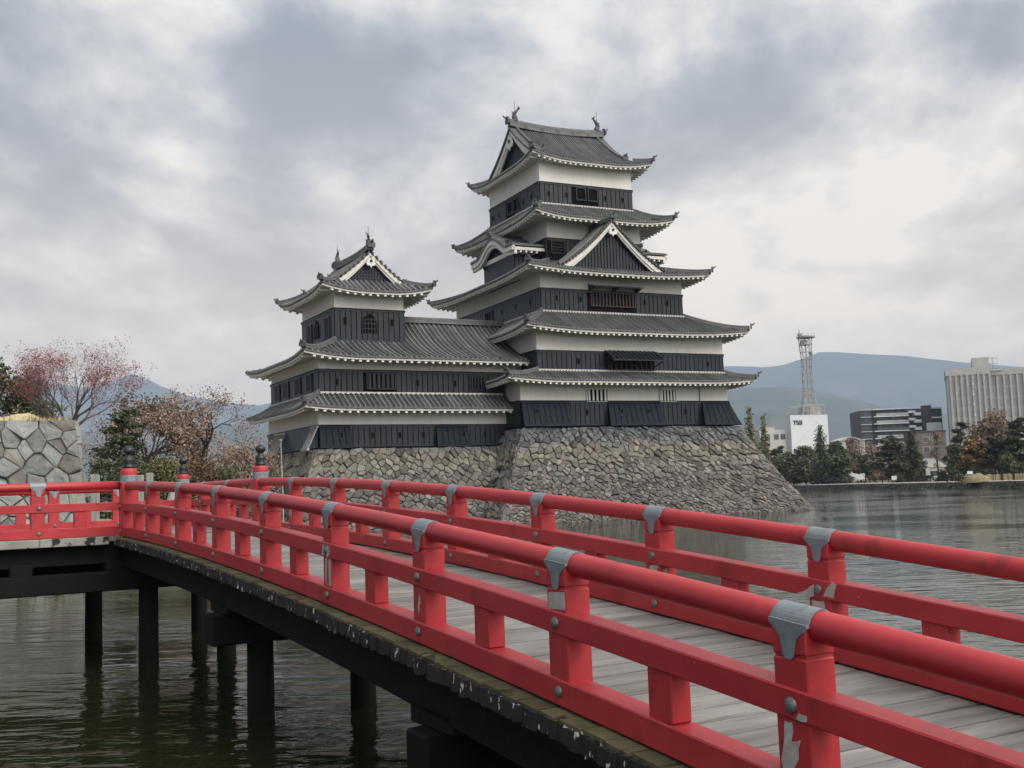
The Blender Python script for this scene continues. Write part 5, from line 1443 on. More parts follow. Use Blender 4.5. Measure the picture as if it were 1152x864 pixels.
def round_tree(h, w, s=.34, dens=6, nb=14, zlo=.12, flat=0, trunk=.2):
    def b(mt, mc, rng):
        pts = trunk_to(mt, rng, h * .8, trunk, rng.uniform(-.06, .06))
        bl = []
        for i in range(nb):
            a = rng.uniform(0, 6.28); k = rng.random() ** .6; zz_ = zlo + (1 - zlo) * rng.random() ** .8
            env = math.sin(math.pi * min(1, max(.08, (zz_ - zlo * .3) / (1.02 - zlo * .3))) ** .8)
            rr = w * .5 * env * k * .75
            c = Vector((rr * math.cos(a), rr * math.sin(a), zz_ * h * .92))
            q = rng.uniform(.16, .27) * w
            bl.append((c.x, c.y, c.z, q, q, q * rng.uniform(.6, .9)))
            mt.tube([pts[min(len(pts) - 1, 1 + int(zz_ * 3.5))], c * .55 + pts[-2] * .3, c], [trunk * .35, trunk * .2, .03], 4, 0, cap=False)
        crown_blobs(mc, bl, dens, s, rng, flat)
    return b
def conifer(h, w, s=.3, tiers=11, trunk=.2, zlo=.1, dens=26):
    def b(mt, mc, rng):
        trunk_to(mt, rng, h * .98, trunk)
        for i in range(tiers):
            k = i / (tiers - 1); z = h * (zlo + (1 - zlo) * k); R_ = w * .5 * (1 - k) ** .85 * rng.uniform(.8, 1.15) + .12
            nbr = max(4, int(9 * (1 - k)) + 3)
            for j in range(nbr):
                a = 6.283 * j / nbr + rng.uniform(-.3, .3); rr = R_ * rng.uniform(.75, 1.12)
                e = Vector((rr * math.cos(a), rr * math.sin(a), z - rr * .18 + rng.uniform(-.1, .1)))
                mt.tube([(0, 0, z), e], [.04, .012], 3, 0, cap=False)
                for q in range(int(dens * (.4 + rr / w))):
                    t = rng.random() ** .7; p = Vector((0, 0, z)).lerp(e, t)
                    p += Vector((rng.gauss(0, .05 * w), rng.gauss(0, .05 * w), rng.gauss(0, .028 * h) - .03 * h * rng.random()))
                    leaf(mc, p, s * (1 - .35 * k), rng, rng.uniform(.1, .9), .8)
    return b
def layered_pine(h, w, s=.26, pads=11, trunk=.22, lean=.1, dens=7):
    def b(mt, mc, rng):
        pts = trunk_to(mt, rng, h * .9, trunk, lean)
        bl = []
        for i in range(pads):
            k = (i + .5) / pads; z = h * (.30 + .68 * k); a = i * 2.4 + rng.uniform(-.5, .5); R_ = w * .5 * (1 - k * .72) * rng.uniform(.35, .85)
            base = pts[min(5, int(k * 5) + 1)]; c = Vector((base.x + R_ * math.cos(a), base.y + R_ * math.sin(a), z))
            mt.tube([base, base.lerp(c, .6) + Vector((0, 0, -.1)), c], [trunk * .4, trunk * .25, .04], 4, 0, cap=False)
            q = w * rng.uniform(.15, .25) * (1.15 - .4 * k)
            bl.append((c.x, c.y, c.z, q, q, q * .42))
            for _ in range(2): bl.append((c.x + rng.uniform(-q, q) * .9, c.y + rng.uniform(-q, q) * .9, c.z + rng.uniform(-.2, .25) * q, q * .6, q * .6, q * .28))
        crown_blobs(mc, bl, dens, s, rng, .9)
    return b
def twiggy(h, r, depth, spread, up, leafs, ls, n=(2, 3), shrink=.74, first=None, jit=.25, curl=.12, L0=None, L1=1.5, stems=1, first_spread=.6, lmid=0):
    def b(mt, mc, rng):
        tips, mid = [], []
        p0 = Vector((0, 0, 0)); d0 = Vector(first) if first else Vector((rng.uniform(-.06, .06), 0, 1)); d0.normalize(); rr_ = r
        if L0:                                    # a bare trunk first
            pts = [p0]; dd = d0.copy()
            for i in range(4):
                dd = (dd + Vector((rng.uniform(-curl, curl) * .8, rng.uniform(-curl, curl) * .8, .05))).normalized(); pts.append(pts[-1] + dd * L0 / 4)
            mt.tube(pts, [r * 1.3, r * 1.05, r * .95, r * .88, r * .8], 8, 0, cap=False); p0 = pts[-1]; rr_ = r * .62; d0 = dd
        for sidx in range(stems):
            a = 6.283 * sidx / stems + rng.uniform(-.3, .3)
            d = d0 + Vector((math.cos(a), math.sin(a), 0)) * (first_spread if stems > 1 else 0)
            grow(mt, p0, d, L1, rr_, depth, tips, spread, up, n, shrink, rng, curl, mid)
        for p, d in tips:
            for _ in range(leafs): leaf(mc, p + Vector((rng.gauss(0, jit), rng.gauss(0, jit), rng.gauss(0, jit))), ls, rng)
        for p, d in mid:
            for _ in range(lmid): leaf(mc, p + Vector((rng.gauss(0, jit), rng.gauss(0, jit), rng.gauss(0, jit))), ls, rng)
    return b

# left of the castle -----------------------------------------------------------
GZ = 2.3
x, y = gx(68, 47)
tree('maple_tree', 'wide vase-shaped tree with fine twigs and red buds behind the grassy stone wall', x, y, GZ, M['leaf_red'], M['barkgrey'],
     twiggy(8, .15, 6, .45, .08, 5, .034, (2, 3), .79, jit=.13, curl=.15, L0=3.3, L1=1.12, stems=9, first_spread=1.0, lmid=0), 21)
x, y = gx(132, 58)
tree('pine_tree', 'dark green layered pine between the stone wall and the russet cherry trees', x, y, GZ - .6, M['leaf_dark'], M['bark'], layered_pine(5.9, 3.5, .085, 17, .15, .05, 90), 5)
x, y = gx(26, 52)
tree('evergreen_tree', 'dark evergreen with a rounded top behind the grassy wall, partly cut by the picture edge', x, y, GZ, M['leaf_dark'], M['bark'], round_tree(7.0, 3.8, .085, 60, 18), 6)
x, y = gx(-12, 50)
tree('evergreen_tree', 'dark evergreen cut by the left picture edge above the stone wall', x, y, GZ, M['leaf_dark'], M['bark'], round_tree(7.6, 3.4, .085, 60, 16), 16)
x, y = gx(14, 42)
tree('cherry_tree', 'low pinkish shrubby cherry just above the dry grass of the wall', x, y, GZ + 1.2, M['leaf_cherry'], M['bark'], twiggy(3, .06, 4, .7, .05, 7, .06, (2, 3), .74, jit=.16, L0=1.0, L1=.6, stems=4), 8)
CH = dict(n=(2, 3), shrink=.76, jit=.28, curl=.20, lmid=1)
for px_, D, z, lm, k, seed, lab in (
        (196, 66, 1.6, 'leaf_cherry', dict(r=.22, depth=5, spread=.85, up=.02, leafs=5, ls=.075, first=(-.45, 0, 1), L0=3.4, L1=1.35, stems=4, first_spread=.9), 31, 'cherry tree with a dark leaning trunk and pinkish buds, nearest to the dark pine'),
        (224, 70, 1.6, 'leaf_cherry', dict(r=.20, depth=5, spread=.80, up=.03, leafs=5, ls=.075, first=(.12, 0, 1), L0=4.6, L1=1.25, stems=4, first_spread=.8), 42, 'cherry tree with a flat pale pink crown rising above its neighbours'),
        (258, 64, .8, 'leaf_cherry', dict(r=.16, depth=5, spread=.85, up=.0, leafs=5, ls=.075, first=(.10, 0, 1), L0=2.2, L1=1.15, stems=4, first_spread=1.0), 53, 'spreading cherry tree with russet twigs right beside the left end of the turret'),
        (290, 73, .6, 'leaf_cherry', dict(r=.15, depth=5, spread=.85, up=.0, leafs=5, ls=.075, first=(-.1, 0, 1), L0=3.0, L1=1.0, stems=4, first_spread=.9), 64, 'low cherry tree whose twigs reach in front of the turret roof corner'),
        (162, 70, 1.6, 'leaf_cherry_dark', dict(r=.2, depth=5, spread=.8, up=.03, leafs=8, ls=.10, L0=3.4, L1=1.3, stems=4, first_spread=.8), 75, 'cherry tree with brownish leaves standing behind the dark pine'),
        (240, 78, 1.6, 'leaf_pink', dict(r=.16, depth=5, spread=.85, up=.0, leafs=8, ls=.10, L0=2.0, L1=1.25, stems=5, first_spread=1.0), 86, 'low dusty pink cherry filling the gap behind the flat-crowned cherry')):
    x, y = gx(px_, D)
    tree('cherry_tree', lab, x, y, z, M[lm], M['bark'], twiggy(7, **k, **CH), seed)
for i, (px_, D, w, h, lm, lab) in enumerate(((182, 54, 3.4, 2.6, 'leaf_olive', 'olive green bush just left of the middle bridge finial'), (222, 56, 4.2, 2.5, 'leaf_cherry_dark', 'russet bush between the two rear bridge finials'),
                                        (256, 57, 3.4, 2.1, 'leaf_pine', 'mossy green bush near the rear bridge finial on the right'), (146, 50, 3.2, 2.4, 'leaf_dark', 'dark green bush behind the front bridge finial'), (112, 49, 2.6, 2.5, 'leaf_dark', 'dark green bush against the corner of the stone wall'))):
    x, y = gx(px_, D)
    tree('bush', lab, x, y, 1.0, M[lm], M['bark'], round_tree(h + 1.2, w, .07, 70, 16, .05, 0, .08), 100 + i, None, 'bush')
# slender pole in front of the turret
x, y = gx(318, 71)
pole = thing('thin_pole', 'slender pale pole standing in front of the turret', 'pole', (x, y, 0))
mb = MB(); mb.tube([(0, 0, -.5), (-.02, 0, 3), (-.10, 0, 6.25)], [.06, .05, .035], 8); mb.build('pole', M['steel'], pole)
mb = MB(); mb.box(-.16, -.02, -.06, .06, 6.2, 6.34); mb.build('pole_cap', M['steel'], pole)

# ---------------------------------------------------------------- far bank trees (right)
BZ = 1.0
def ft(kind, label, px_, D, builder, lm, seed, group='trees along the far bank', z=BZ, bark='bark'):
    x, y = gx(px_, D); return tree(kind, label, x, y, z, M[lm], M[bark], builder, seed, group)
def hpx(y_top, px_, D):               # height above the bank of a point seen at photo row y_top
    return at(px_, y_top, D).z - BZ
ft('bare_poplar', 'tall pale yellow-green poplar standing alone right of the keep', 846, 300, conifer(hpx(459, 846, 300), 7.0, .5, 12, .3, .12, 60), 'leaf_pale', 201)
ft('bare_poplar', 'shorter pale yellow-green tree at the right of the lone poplar', 862, 300, conifer(hpx(470, 862, 300), 5.0, .5, 10, .3, .12, 60), 'leaf_pale', 202)
ft('pine_tree', 'small dark pine left of the white sign building, above the broad bushes', 878, 262, layered_pine(hpx(501, 878, 262), 6.0, .32, 9, .2, .0, 21), 'leaf_dark', 203)
ft('evergreen_tree', 'broad rounded green tree beside the stone base corner', 886, 250, round_tree(hpx(512, 886, 250), 8.5, .34, 9, 18, .02), 'leaf_pine', 204)
ft('evergreen_tree', 'broad olive green tree second from the stone base corner', 906, 246, round_tree(hpx(503, 906, 246), 9.0, .34, 9, 18, .02), 'leaf_pine', 205)
ft('fir_tree', 'tall pointed dark fir in front of the white sign building', 925, 256, conifer(hpx(480, 925, 256), 6.6, .34, 14, .22, .10, 80), 'leaf_dark', 206)
ft('evergreen_tree', 'dark rounded evergreen right of the pointed fir', 942, 240, round_tree(hpx(498, 942, 240), 7.6, .34, 10, 18, .02), 'leaf_dark', 207)
ft('cherry_tree', 'bare dusty pink cherry left of the dark apartment block', 962, 262, round_tree(hpx(489, 962, 262), 8.0, .22, 7, 16, .15), 'leaf_pink', 208)
ft('cherry_tree', 'dusty pink cherry in front of the left end of the dark apartment block', 983, 256, round_tree(hpx(496, 983, 256), 7.0, .22, 7, 16, .15), 'leaf_pink', 209)
ft('pine_tree', 'small dark pine over the white truck', 973, 236, layered_pine(hpx(511, 973, 236), 4.6, .28, 10, .18, .05, 24), 'leaf_dark', 210)
ft('pine_tree', 'tall olive green pine in front of the middle of the dark apartment block', 1003, 216, layered_pine(hpx(491, 1003, 216), 6.4, .30, 14, .2, .0, 30), 'leaf_pine', 211)
ft('evergreen_tree', 'dark green conical evergreen right of the tall olive pine', 1028, 222, conifer(hpx(487, 1028, 222), 6.2, .34, 13, .22, .02, 110), 'leaf_dark', 212)
ft('cherry_tree', 'pinkish bare cherry in front of the brown building', 1056, 240, round_tree(hpx(478, 1056, 240), 4.4, .2, 6, 12, .2), 'leaf_pink', 213)
ft('cherry_tree', 'large dusty red cherry in front of the tall grey office block', 1120, 230, round_tree(hpx(461, 1120, 230), 11.5, .26, 8, 22, .2), 'leaf_pink', 214)
ft('pine_tree', 'pine with layered olive crown left of the orange tree', 1081, 210, layered_pine(hpx(474, 1081, 210), 5.6, .30, 12, .2, .05, 27), 'leaf_pine', 215)
ft('evergreen_tree', 'dark bushy evergreen below the layered olive pine', 1078, 202, round_tree(hpx(501, 1078, 202), 5.6, .28, 10, 16, .02), 'leaf_dark', 216)
ft('orange_tree', 'orange-brown flat-topped tree on the far bank', 1097, 192, layered_pine(hpx(496, 1097, 192), 6.6, .28, 10, .16, .0, 27), 'leaf_orange', 217)
ft('pine_tree', 'dark pine right of the orange tree', 1124, 190, layered_pine(hpx(489, 1124, 190), 6.0, .28, 14, .2, -.03, 30), 'leaf_pine', 218)
ft('pine_tree', 'dark pine at the right picture edge on the far bank', 1148, 186, layered_pine(hpx(470, 1148, 186), 6.6, .28, 14, .22, .0, 30), 'leaf_dark', 219)
ft('evergreen_tree', 'low dark evergreen under the pines at the right picture edge', 1137, 184, round_tree(hpx(508, 1137, 184), 5.2, .26, 10, 16, .02), 'leaf_dark', 220)
for i, (px_, D, h, w, lm, lab) in enumerate(((1079, 172, 1.1, 2.2, 'leaf_olive', 'low clipped green bush beside the boulder on the far bank'), (1113, 186, 1.6, 3.0, 'leaf_dark', 'dark low bush behind the boulder on the far bank'), (1010, 214, 1.2, 3.4, 'leaf_dark', 'low dark bush under the olive pine'), (1036, 214, 1.7, 5.0, 'leaf_dark', 'low dark hedge-like bush under the conical evergreen'), (1058, 205, 1.9, 4.4, 'leaf_dark', 'low dark bush near the walking person'), (951, 236, 1.5, 4.2, 'leaf_dark', 'low dark bush beside the white truck'))):
    x, y = gx(px_, D); tree('bush', lab, x, y, BZ, M[lm], M['bark'], round_tree(h * 1.15, w, .16, 14, 12, .05, 0, .05), 300 + i, 'bushes on the far bank', 'bush')
# a row of farther trees closing the view behind the park
for i, (px_, D, yt, w, lm) in enumerate(((872, 330, 519, 12, 'leaf_pine'), (900, 330, 515, 12, 'leaf_dark'), (958, 320, 508, 11, 'leaf_dark'), (990, 320, 511, 12, 'leaf_cherry_dark'), (1012, 300, 506, 11, 'leaf_dark'), (1046, 300, 513, 10, 'leaf_pine'), (1072, 290, 510, 10, 'leaf_dark'), (1104, 280, 504, 10, 'leaf_dark'), (1130, 280, 498, 10, 'leaf_pine'), (1156, 270, 500, 10, 'leaf_dark'))):
    ft('background_tree', ['farther green tree filling the gap beside the stone base', 'farther dark tree behind the broad olive tree', 'farther dark tree left of the truck', 'farther russet tree below the apartment block', 'farther dark tree behind the tall olive pine', 'farther green tree in front of the brown building', 'farther dark tree behind the dark bushy evergreen', 'farther dark tree behind the orange tree', 'farther green tree behind the dark pine', 'farther dark tree behind the pine at the right edge'][i],
       px_, D, round_tree(hpx(yt, px_, D), w, .45, 8, 16, .02), lm, 400 + i, 'background trees')

# the park goes on beyond the right edge
for i, (px_, D, hgt, w, kind, lm) in enumerate(((1176, 190, 9, 8, 0, 'leaf_pine'), (1215, 200, 10, 8, 1, 'leaf_dark'), (1252, 185, 8, 9, 0, 'leaf_pink'), (1296, 190, 10, 8, 1, 'leaf_pine'), (1345, 175, 9, 9, 0, 'leaf_dark'), (1400, 170, 8, 9, 0, 'leaf_cherry_dark'))):
    ft('background_tree', ['green tree just beyond the right picture edge', 'tall dark pine beyond the right picture edge', 'dusty pink tree beyond the right picture edge', 'tall green pine far beyond the right picture edge', 'dark tree far beyond the right picture edge', 'russet tree farthest beyond the right picture edge'][i],
       px_, D, round_tree(hgt, w, .34, 9, 16, .02) if kind == 0 else layered_pine(hgt, w * .8, .3, 12, .2, .03, 27), lm, 500 + i, 'background trees')

# ---------------------------------------------------------------- buildings beyond the park
def bld(name, label, px_, D, rz=0, cat='building'):
    x, y = gx(px_, D); return thing(name, label, cat, (x, y, BZ), rz)
# white block with rooftop frame and sign
D = 330; cxp = 912
tv = bld('white_building', 'plain white windowless block with green TSB letters near its roof', cxp, D, R(18))
sc_ = D / FPX
Hh = hpx(468, cxp, D); w2 = 6.2
mb = MB(); mb.bevbox(-5.9, 7.0, 0, 14, 0, Hh, .05); tvw = mb.build('wall', M['white'], tv)
mb = MB(); mb.box(-5.95, 7.05, -.05, 14.05, Hh, Hh + .35); mb.build('parapet', M['white'], tv)
mb = MB()
for x in (-.5, 1.0, 2.5, 4.0, 5.5, 6.9):
    mb.box(x - .09, x + .09, 1.0, 1.2, Hh, Hh + 3.6); mb.box(x - .09, x + .09, 11, 11.2, Hh, Hh + 3.6)
for y in (1.1, 11.1): mb.box(-.6, 7, y - .1, y + .1, Hh + 3.3, Hh + 3.6); mb.box(-.6, 7, y - .06, y + .06, Hh + 1.6, Hh + 1.72)
for i in range(7): mb.box(-.6, 7, 1.1 + i * 1.66, 1.24 + i * 1.66, Hh + 3.4, Hh + 3.5)
mb.build('roof_frame', M['steel'], tv)
mb = MB(); mb.box(3.0, 6.6, 3, 9, Hh + .3, Hh + 3.2); mb.build('roof_plant', M['concrete'], tv)
mb = MB()
def letter(strokes, x0_):
    for (a, b, c, d) in strokes: mb.box(x0_ + a, x0_ + c, -.16, .01, Hh - 2.55 + b, Hh - 2.55 + d)
letter([(0, 1.0, .95, 1.3), (.33, 0, .62, 1.0)], -5.0)                                                             # T
letter([(0, 1.05, .85, 1.3), (0, .75, .27, 1.05), (0, .52, .85, .76), (.58, .25, .85, .52), (0, 0, .85, .26)], -3.9)  # S
letter([(0, 0, .27, 1.3), (.27, 1.06, .75, 1.3), (.27, .53, .75, .76), (.27, 0, .75, .25), (.66, .72, .92, 1.1), (.66, .2, .92, .56)], -2.85)  # B
mb.build('sign_letters', M['sign'], tv)
mb = MB(); mb.box(-15.5, -5.9, 2, 12, 0, hpx(483, 890, D)); mb.box(-12, -9, 4, 8, hpx(483, 890, D), hpx(480, 890, D)); mb.build('annex', M['concrete'], tv)
for x in (-13.6, -10.6, -8.4):
    mb = MB(); mb.box(x, x + 1.6, 1.95, 2.05, hpx(494, 890, D), hpx(488, 890, D)); mb.build('window', M['glass'], tv)
# lattice mast on that roof
mx = at(911, 468, D + 6)
ms_ = thing('radio_mast', 'steel lattice radio mast with a round platform on the white building', 'radio mast', (mx.x, mx.y, BZ + Hh))
mh_ = at(907, 380, D + 6).z - BZ - Hh
def ml(k): return 3.0 - 1.65 * k / .25 if k < .25 else (1.35 - .15 * (k - .25) / .45 if k < .7 else 1.2 + .5 * (k - .7) / .3)
for sx in (-1, 1):
    for sy in (-1, 1):
        mb = MB(); pts = []
        for j in range(13):
            k = j / 12; pts.append((sx * ml(k), sy * ml(k), mh_ * k))
        mb.tube(pts, .11, 5); mb.build('leg', M['steel'], ms_)
mb = MB(); N_ = 11
for j in range(N_):
    k0, k1 = j / N_, (j + 1) / N_; a, b = ml(k0), ml(k1); z0, z1 = mh_ * k0, mh_ * k1
    cs0 = [(-a, -a, z0), (a, -a, z0), (a, a, z0), (-a, a, z0)]; cs1 = [(-b, -b, z1), (b, -b, z1), (b, b, z1), (-b, b, z1)]
    for i in range(4):
        mb.tube([cs0[i], cs1[(i + 1) % 4]], .05, 4); mb.tube([cs0[(i + 1) % 4], cs1[i]], .05, 4); mb.tube([cs1[i], cs1[(i + 1) % 4]], .08, 4)
mb.build('cross_bracing', M['steel'], ms_)
mb = MB(); mb.tube([(0, 0, 0), (0, 0, mh_)], .16, 8); mb.build('cable_riser', M['steel'], ms_)
mb = MB(); mb.lathe([(2.6, 0), (2.8, .1), (2.8, .45), (2.6, .55)], (.2, 0, mh_ - .1), 18)
for k in range(12): a = 6.283 * k / 12; mb.tube([(.2 + 2.7 * math.cos(a), 2.7 * math.sin(a), mh_ + .4), (.2 + 2.7 * math.cos(a), 2.7 * math.sin(a), mh_ + 1.3)], .05, 4)
mb.build('platform', M['steel'], ms_)
mb = MB(); mb.tube([(-1.7, 0, mh_ + .4), (-1.7, 0, mh_ + 3.0)], [.28, .05], 6); mb.lathe([(.2, 0), (.75, .3), (.8, .9), (.3, 1.1)], (-1.5, 0, mh_ + .4), 10); mb.build('antenna', M['steel'], ms_)
mb = MB(); mb.lathe([(.3, 0), (1.2, .3), (1.2, 1.6), (.4, 1.9)], (-.6, -.4, mh_ - 2.6), 12); mb.lathe([(.2, 0), (.6, .2), (.6, 1.0), (.2, 1.2)], (1.3, -.6, mh_ - 5.6), 10); mb.build('dish', M['steel'], ms_)

# dark apartment block with white balcony bands
D = 440; s1 = D / FPX
ap = bld('apartment_building', 'dark apartment block with long white balcony bands', 972, D, R(-4))
Wd = (1063 - 972) * s1
zt = hpx(460, 1000, D); fl = 2.92; nf = 9; z00 = zt - nf * fl
mb = MB(); mb.box(0, Wd, 1.8, 18, 0, zt - .3); mb.box(0, 4.4, .7, 1.8, 0, zt - .5); mb.box(Wd * .75, Wd * .86, .2, 1.8, 0, zt + .8); mb.build('wall', M['darkclad'], ap)
for i in range(nf):
    z = z00 + fl * i
    mb = MB(); mb.box(5.2, Wd * .58, -.4, 1.9, z + fl - .25, z + fl + .12); mb.build('floor_band', M['white'], ap)
    mb = MB(); mb.box(.1, 4.4, .1, 1.9, z + fl - .22, z + fl); mb.build('floor_band', M['white'], ap)
    mb = MB(); mb.box(6.2, Wd * .58, -.3, -.12, z + .18, z + 1.2); mb.build('balcony', M['greyclad'] if i % 3 else M['glass'], ap)
    mb = MB(); mb.box(Wd * .58, Wd * .66, -.5, 1.8, z + .9, z + 1.8); mb.build('stair_panel', M['white'], ap)
    mb = MB(); mb.box(Wd * .645, Wd * .73, -.5, 1.8, z - .1, z + 1.1); mb.build('stair_panel', M['white'], ap)
    for x in (1.4, 7.2, 9.6, 12.4, 15.0, Wd * .88, Wd * .94):
        y = 1.72 if 4.4 < x < Wd * .7 else (.62 if x < 4.4 else 1.72)
        mb = MB(); mb.box(x, x + 1.6, y, y + .12, z + .5, z + 2.3); mb.build('window', M['glass'], ap)
for q in ((Wd * .86, Wd, .9, 1.9, zt - .6, zt), (Wd * .86, Wd, .9, 1.9, zt - 4.4, zt - 3.8), (Wd * .79, Wd * .97, -.3, 1.8, zt - 11.5, zt - 6.2)):
    mb = MB(); mb.box(*q); mb.build('white_panel', M['white'], ap)
# brown building in front of its right half
D = 285; s1 = D / FPX
br = bld('brown_building', 'brown rendered house with two stacked square windows', 1031, D, R(-3))
wd = (1066 - 1031) * s1; zt = hpx(486, 1040, D)
mb = MB(); mb.box(0, wd, 0, 9, 0, zt); mb.build('wall', M['browncl'], br)
mb = MB(); mb.box(-.2, wd + .2, -.2, 9.2, zt, zt + .3); mb.build('roof', M['darkclad'], br)
for (xa, xb) in ((.28, .46), (.56, .74)):
    for (ya, yb) in ((492, 497.5), (503, 508.5)):
        mb = MB(); mb.box(wd * xa - .12, wd * xb + .12, -.06, .02, hpx(yb, 1040, D) - .12, hpx(ya, 1040, D) + .12); f = mb.build('window', M['greyclad'], br)
        mb = MB(); mb.box(wd * xa, wd * xb, -.09, 0, hpx(yb, 1040, D), hpx(ya, 1040, D)); mb.build('pane', M['glass'], f)
# white house roofs between the trees
D = 255; hs = bld('house', 'small house with a pale gabled roof behind the dark bushes', 1052, D, R(20))
mb = MB(); mb.box(-3, 3, 0, 6, 0, 3.0); mb.build('wall', M['concrete'], hs)
mb = MB(); mb.prism([(-3.4, -.4, 2.9), (3.4, -.4, 2.9), (0, -.4, 5.0)], (0, 6.8, 0)); mb.build('roof', M['greyclad'], hs)
mb = MB(); mb.box(-1.2, 1.0, -.06, .02, .9, 2.1); mb.build('window', M['glass'], hs)
# tall grey office block
D = 420; s1 = D / FPX
of = bld('office_building', 'tall pale grey office block with vertical fins and a rooftop tower', 1074, D, R(-20))
zt = hpx(416, 1075, D); wl_ = (1107 - 1064) * s1
zt2 = hpx(421, 1130, D)
ang = R(-24)
mb = MB(); mb.box(-.5, wl_, 0, 22, 0, zt); mb.box(wl_, wl_ + 34, 6, 22, 0, zt - .6); ow = mb.build('wall', M['concrete'], of)
mb = MB(); mb.box(wl_ * .62, wl_ * 1.02, 2, 12, zt - 1, hpx(403, 1100, D)); mb.build('rooftop_tower', M['concrete'], of)
mb = MB(); mb.box(-.8, wl_ + .2, -.5, 22.3, zt - 2.4, zt + .3); mb.box(wl_, wl_ + 34.3, 5.6, 22.3, zt - 2.6, zt - .3); mb.build('parapet', M['concrete'], of)
for i in range(9):
    z0_, z1_ = zt - 3.2 - (i + 1) * 4.0, zt - 3.2 - i * 4.0
    mb = MB(); mb.box(1.2, wl_ - .5, -.06, .05, z0_ + .5, z1_ - .5); mb.build('window_band', M['greyglass'], of)
    mb = MB(); mb.box(wl_ + .6, wl_ + 33.5, 5.9, 6.05, z0_ + .5, z1_ - .5); mb.build('window_band', M['greyglass'], of)
mb = MB()
for i in range(8): x = .8 + i * (wl_ - .8) / 7; mb.box(x - .35, x + .35, -.7, .1, 0, zt - 2.4)
for i in range(15): x = wl_ + .6 + i * 2.35; mb.box(x - .3, x + .3, 5.2, 6.1, 0, zt - 2.6)
mb.build('fins', M['concrete'], of)
for k in range(5): mb = MB(); mb.lathe([(.25, 0), (.30, .7), (.05, .9)], (wl_ * .58 + .01, -.9, zt - 6.5 - k * 3.9), 8); mb.build('facade_lamp', M['white'], of)
mb = MB(); ztt = hpx(403, 1100, D); X = wl_ * 1.02
for z in (ztt - .4, ztt - 2.4, ztt - 4.4): mb.box(X, X + 3.4 - (ztt - z) * .1, 3.8, 4.0, z - .12, z + .12)
mb.tube([(X + 1.4, 4, zt - .5), (X + 1.4, 4, ztt + .2)], .14, 5); mb.tube([(X, 3.9, ztt - 5.2), (X + 4.6, 3.9, ztt - 5.2)], .5, 6); mb.build('antenna_frame', M['steel'], of)
# pale low houses left of the apartment block
for i, (px_, D, w, yt, rz, lab) in enumerate(((960, 360, 9, 491, .1, 'low pale town house left of the apartment block'), (948, 380, 8, 494, -.1, 'low pale town house behind the pink cherry'), (874, 340, 10, 500, .2, 'low grey town house behind the small dark pine'))):
    x, y = gx(px_, D); h = thing('town_house', lab, 'house', (x, y, BZ), rz, 'town houses')
    mb = MB(); mb.box(-w / 2, w / 2, 0, 8, 0, hpx(yt, px_, D) - 1.2); mb.build('wall', M['concrete'], h)
    mb = MB(); mb.prism([(-w / 2 - .4, -.4, hpx(yt, px_, D) - 1.3), (w / 2 + .4, -.4, hpx(yt, px_, D) - 1.3), (0, -.4, hpx(yt, px_, D))], (0, 8.8, 0)); mb.build('roof', M['greyclad'], h)
    mb = MB(); mb.box(-w * .3, -w * .05, -.05, .02, 1.5, 3.2); mb.box(w * .1, w * .3, -.05, .02, 1.5, 3.2); mb.build('window', M['glass'], h)

# ---------------------------------------------------------------- small things on the far bank
# park fence, panels in dry bamboo between dark posts
D = 180
for i, (xa, xb, Da, Db, lab) in enumerate(((1108, 1126, 179, 178, 'dry bamboo fence panel behind the boulder'), (1128, 1139, 178, 177, 'dry bamboo fence panel second from the right picture edge'), (1141, 1153, 177, 176, 'dry bamboo fence panel at the right picture edge'))):
    a, b = gx(xa, Da), gx(xb, Db); f = thing('bamboo_fence', lab, 'fence', (a[0], a[1], 1.02), math.atan2(b[1] - a[1], b[0] - a[0]), 'bamboo fence panels on the far bank')
    L_ = math.hypot(b[0] - a[0], b[1] - a[1])
    mb = MB(); n = int(L_ / .16)
    for k in range(n): mb.box(k * .16 + .01, k * .16 + .15, -.03, .03, .05, 1.05 + uni(-.05, .05), 0, rnd())
    mb.build('panel', M['straw'], f, attr=True)
    for x in (0, L_ / 2, L_): mb = MB(); mb.tube([(x, 0, 0), (x, 0, 1.15)], .06, 6); mb.build('post', M['bark'], f)
a = gx(1098, 174)
bo = MB()
rr = random.Random(9)
n1, n2 = 12, 7
ring = [[bo.vert((2.1 * math.cos(6.283 * i / n1) * math.cos(1.57 * j / n2) * (1 + rr.uniform(-.12, .12)), 1.2 * math.sin(6.283 * i / n1) * math.cos(1.57 * j / n2), 1.35 * math.sin(1.57 * j / n2) * (1 + rr.uniform(-.12, .12)) - .1)) for i in range(n1)] for j in range(n2 + 1)]
for j in range(n2):
    for i in range(n1): bo.face((ring[j][i], ring[j][(i + 1) % n1], ring[j + 1][(i + 1) % n1], ring[j + 1][i]), 0, .6)
o = bo.build('boulder', M['straw'], None, loc=(a[0], a[1], 1.0), smooth=True); tag(o, 'big pale boulder mound beside the clipped bush', 'boulder')
# kerb-like low rail along the lawn
a, b = gx(905, 232), gx(1072, 184)
lr = thing('low_rail', 'low wooden rail along the far path', 'fence', (a[0], a[1], 1.02), math.atan2(b[1] - a[1], b[0] - a[0]))
L_ = math.hypot(b[0] - a[0], b[1] - a[1]); mb = MB(); mb.box(0, L_, 6.95, 7.05, .62, .74); mb.box(0, L_, 6.95, 7.05, .3, .40); mb.build('rail', M['bark'], lr)
mb = MB()
for k in range(int(L_ / 2.2)): mb.box(k * 2.2, k * 2.2 + .14, 6.93, 7.07, 0, .85)
mb.build('posts', M['bark'], lr)
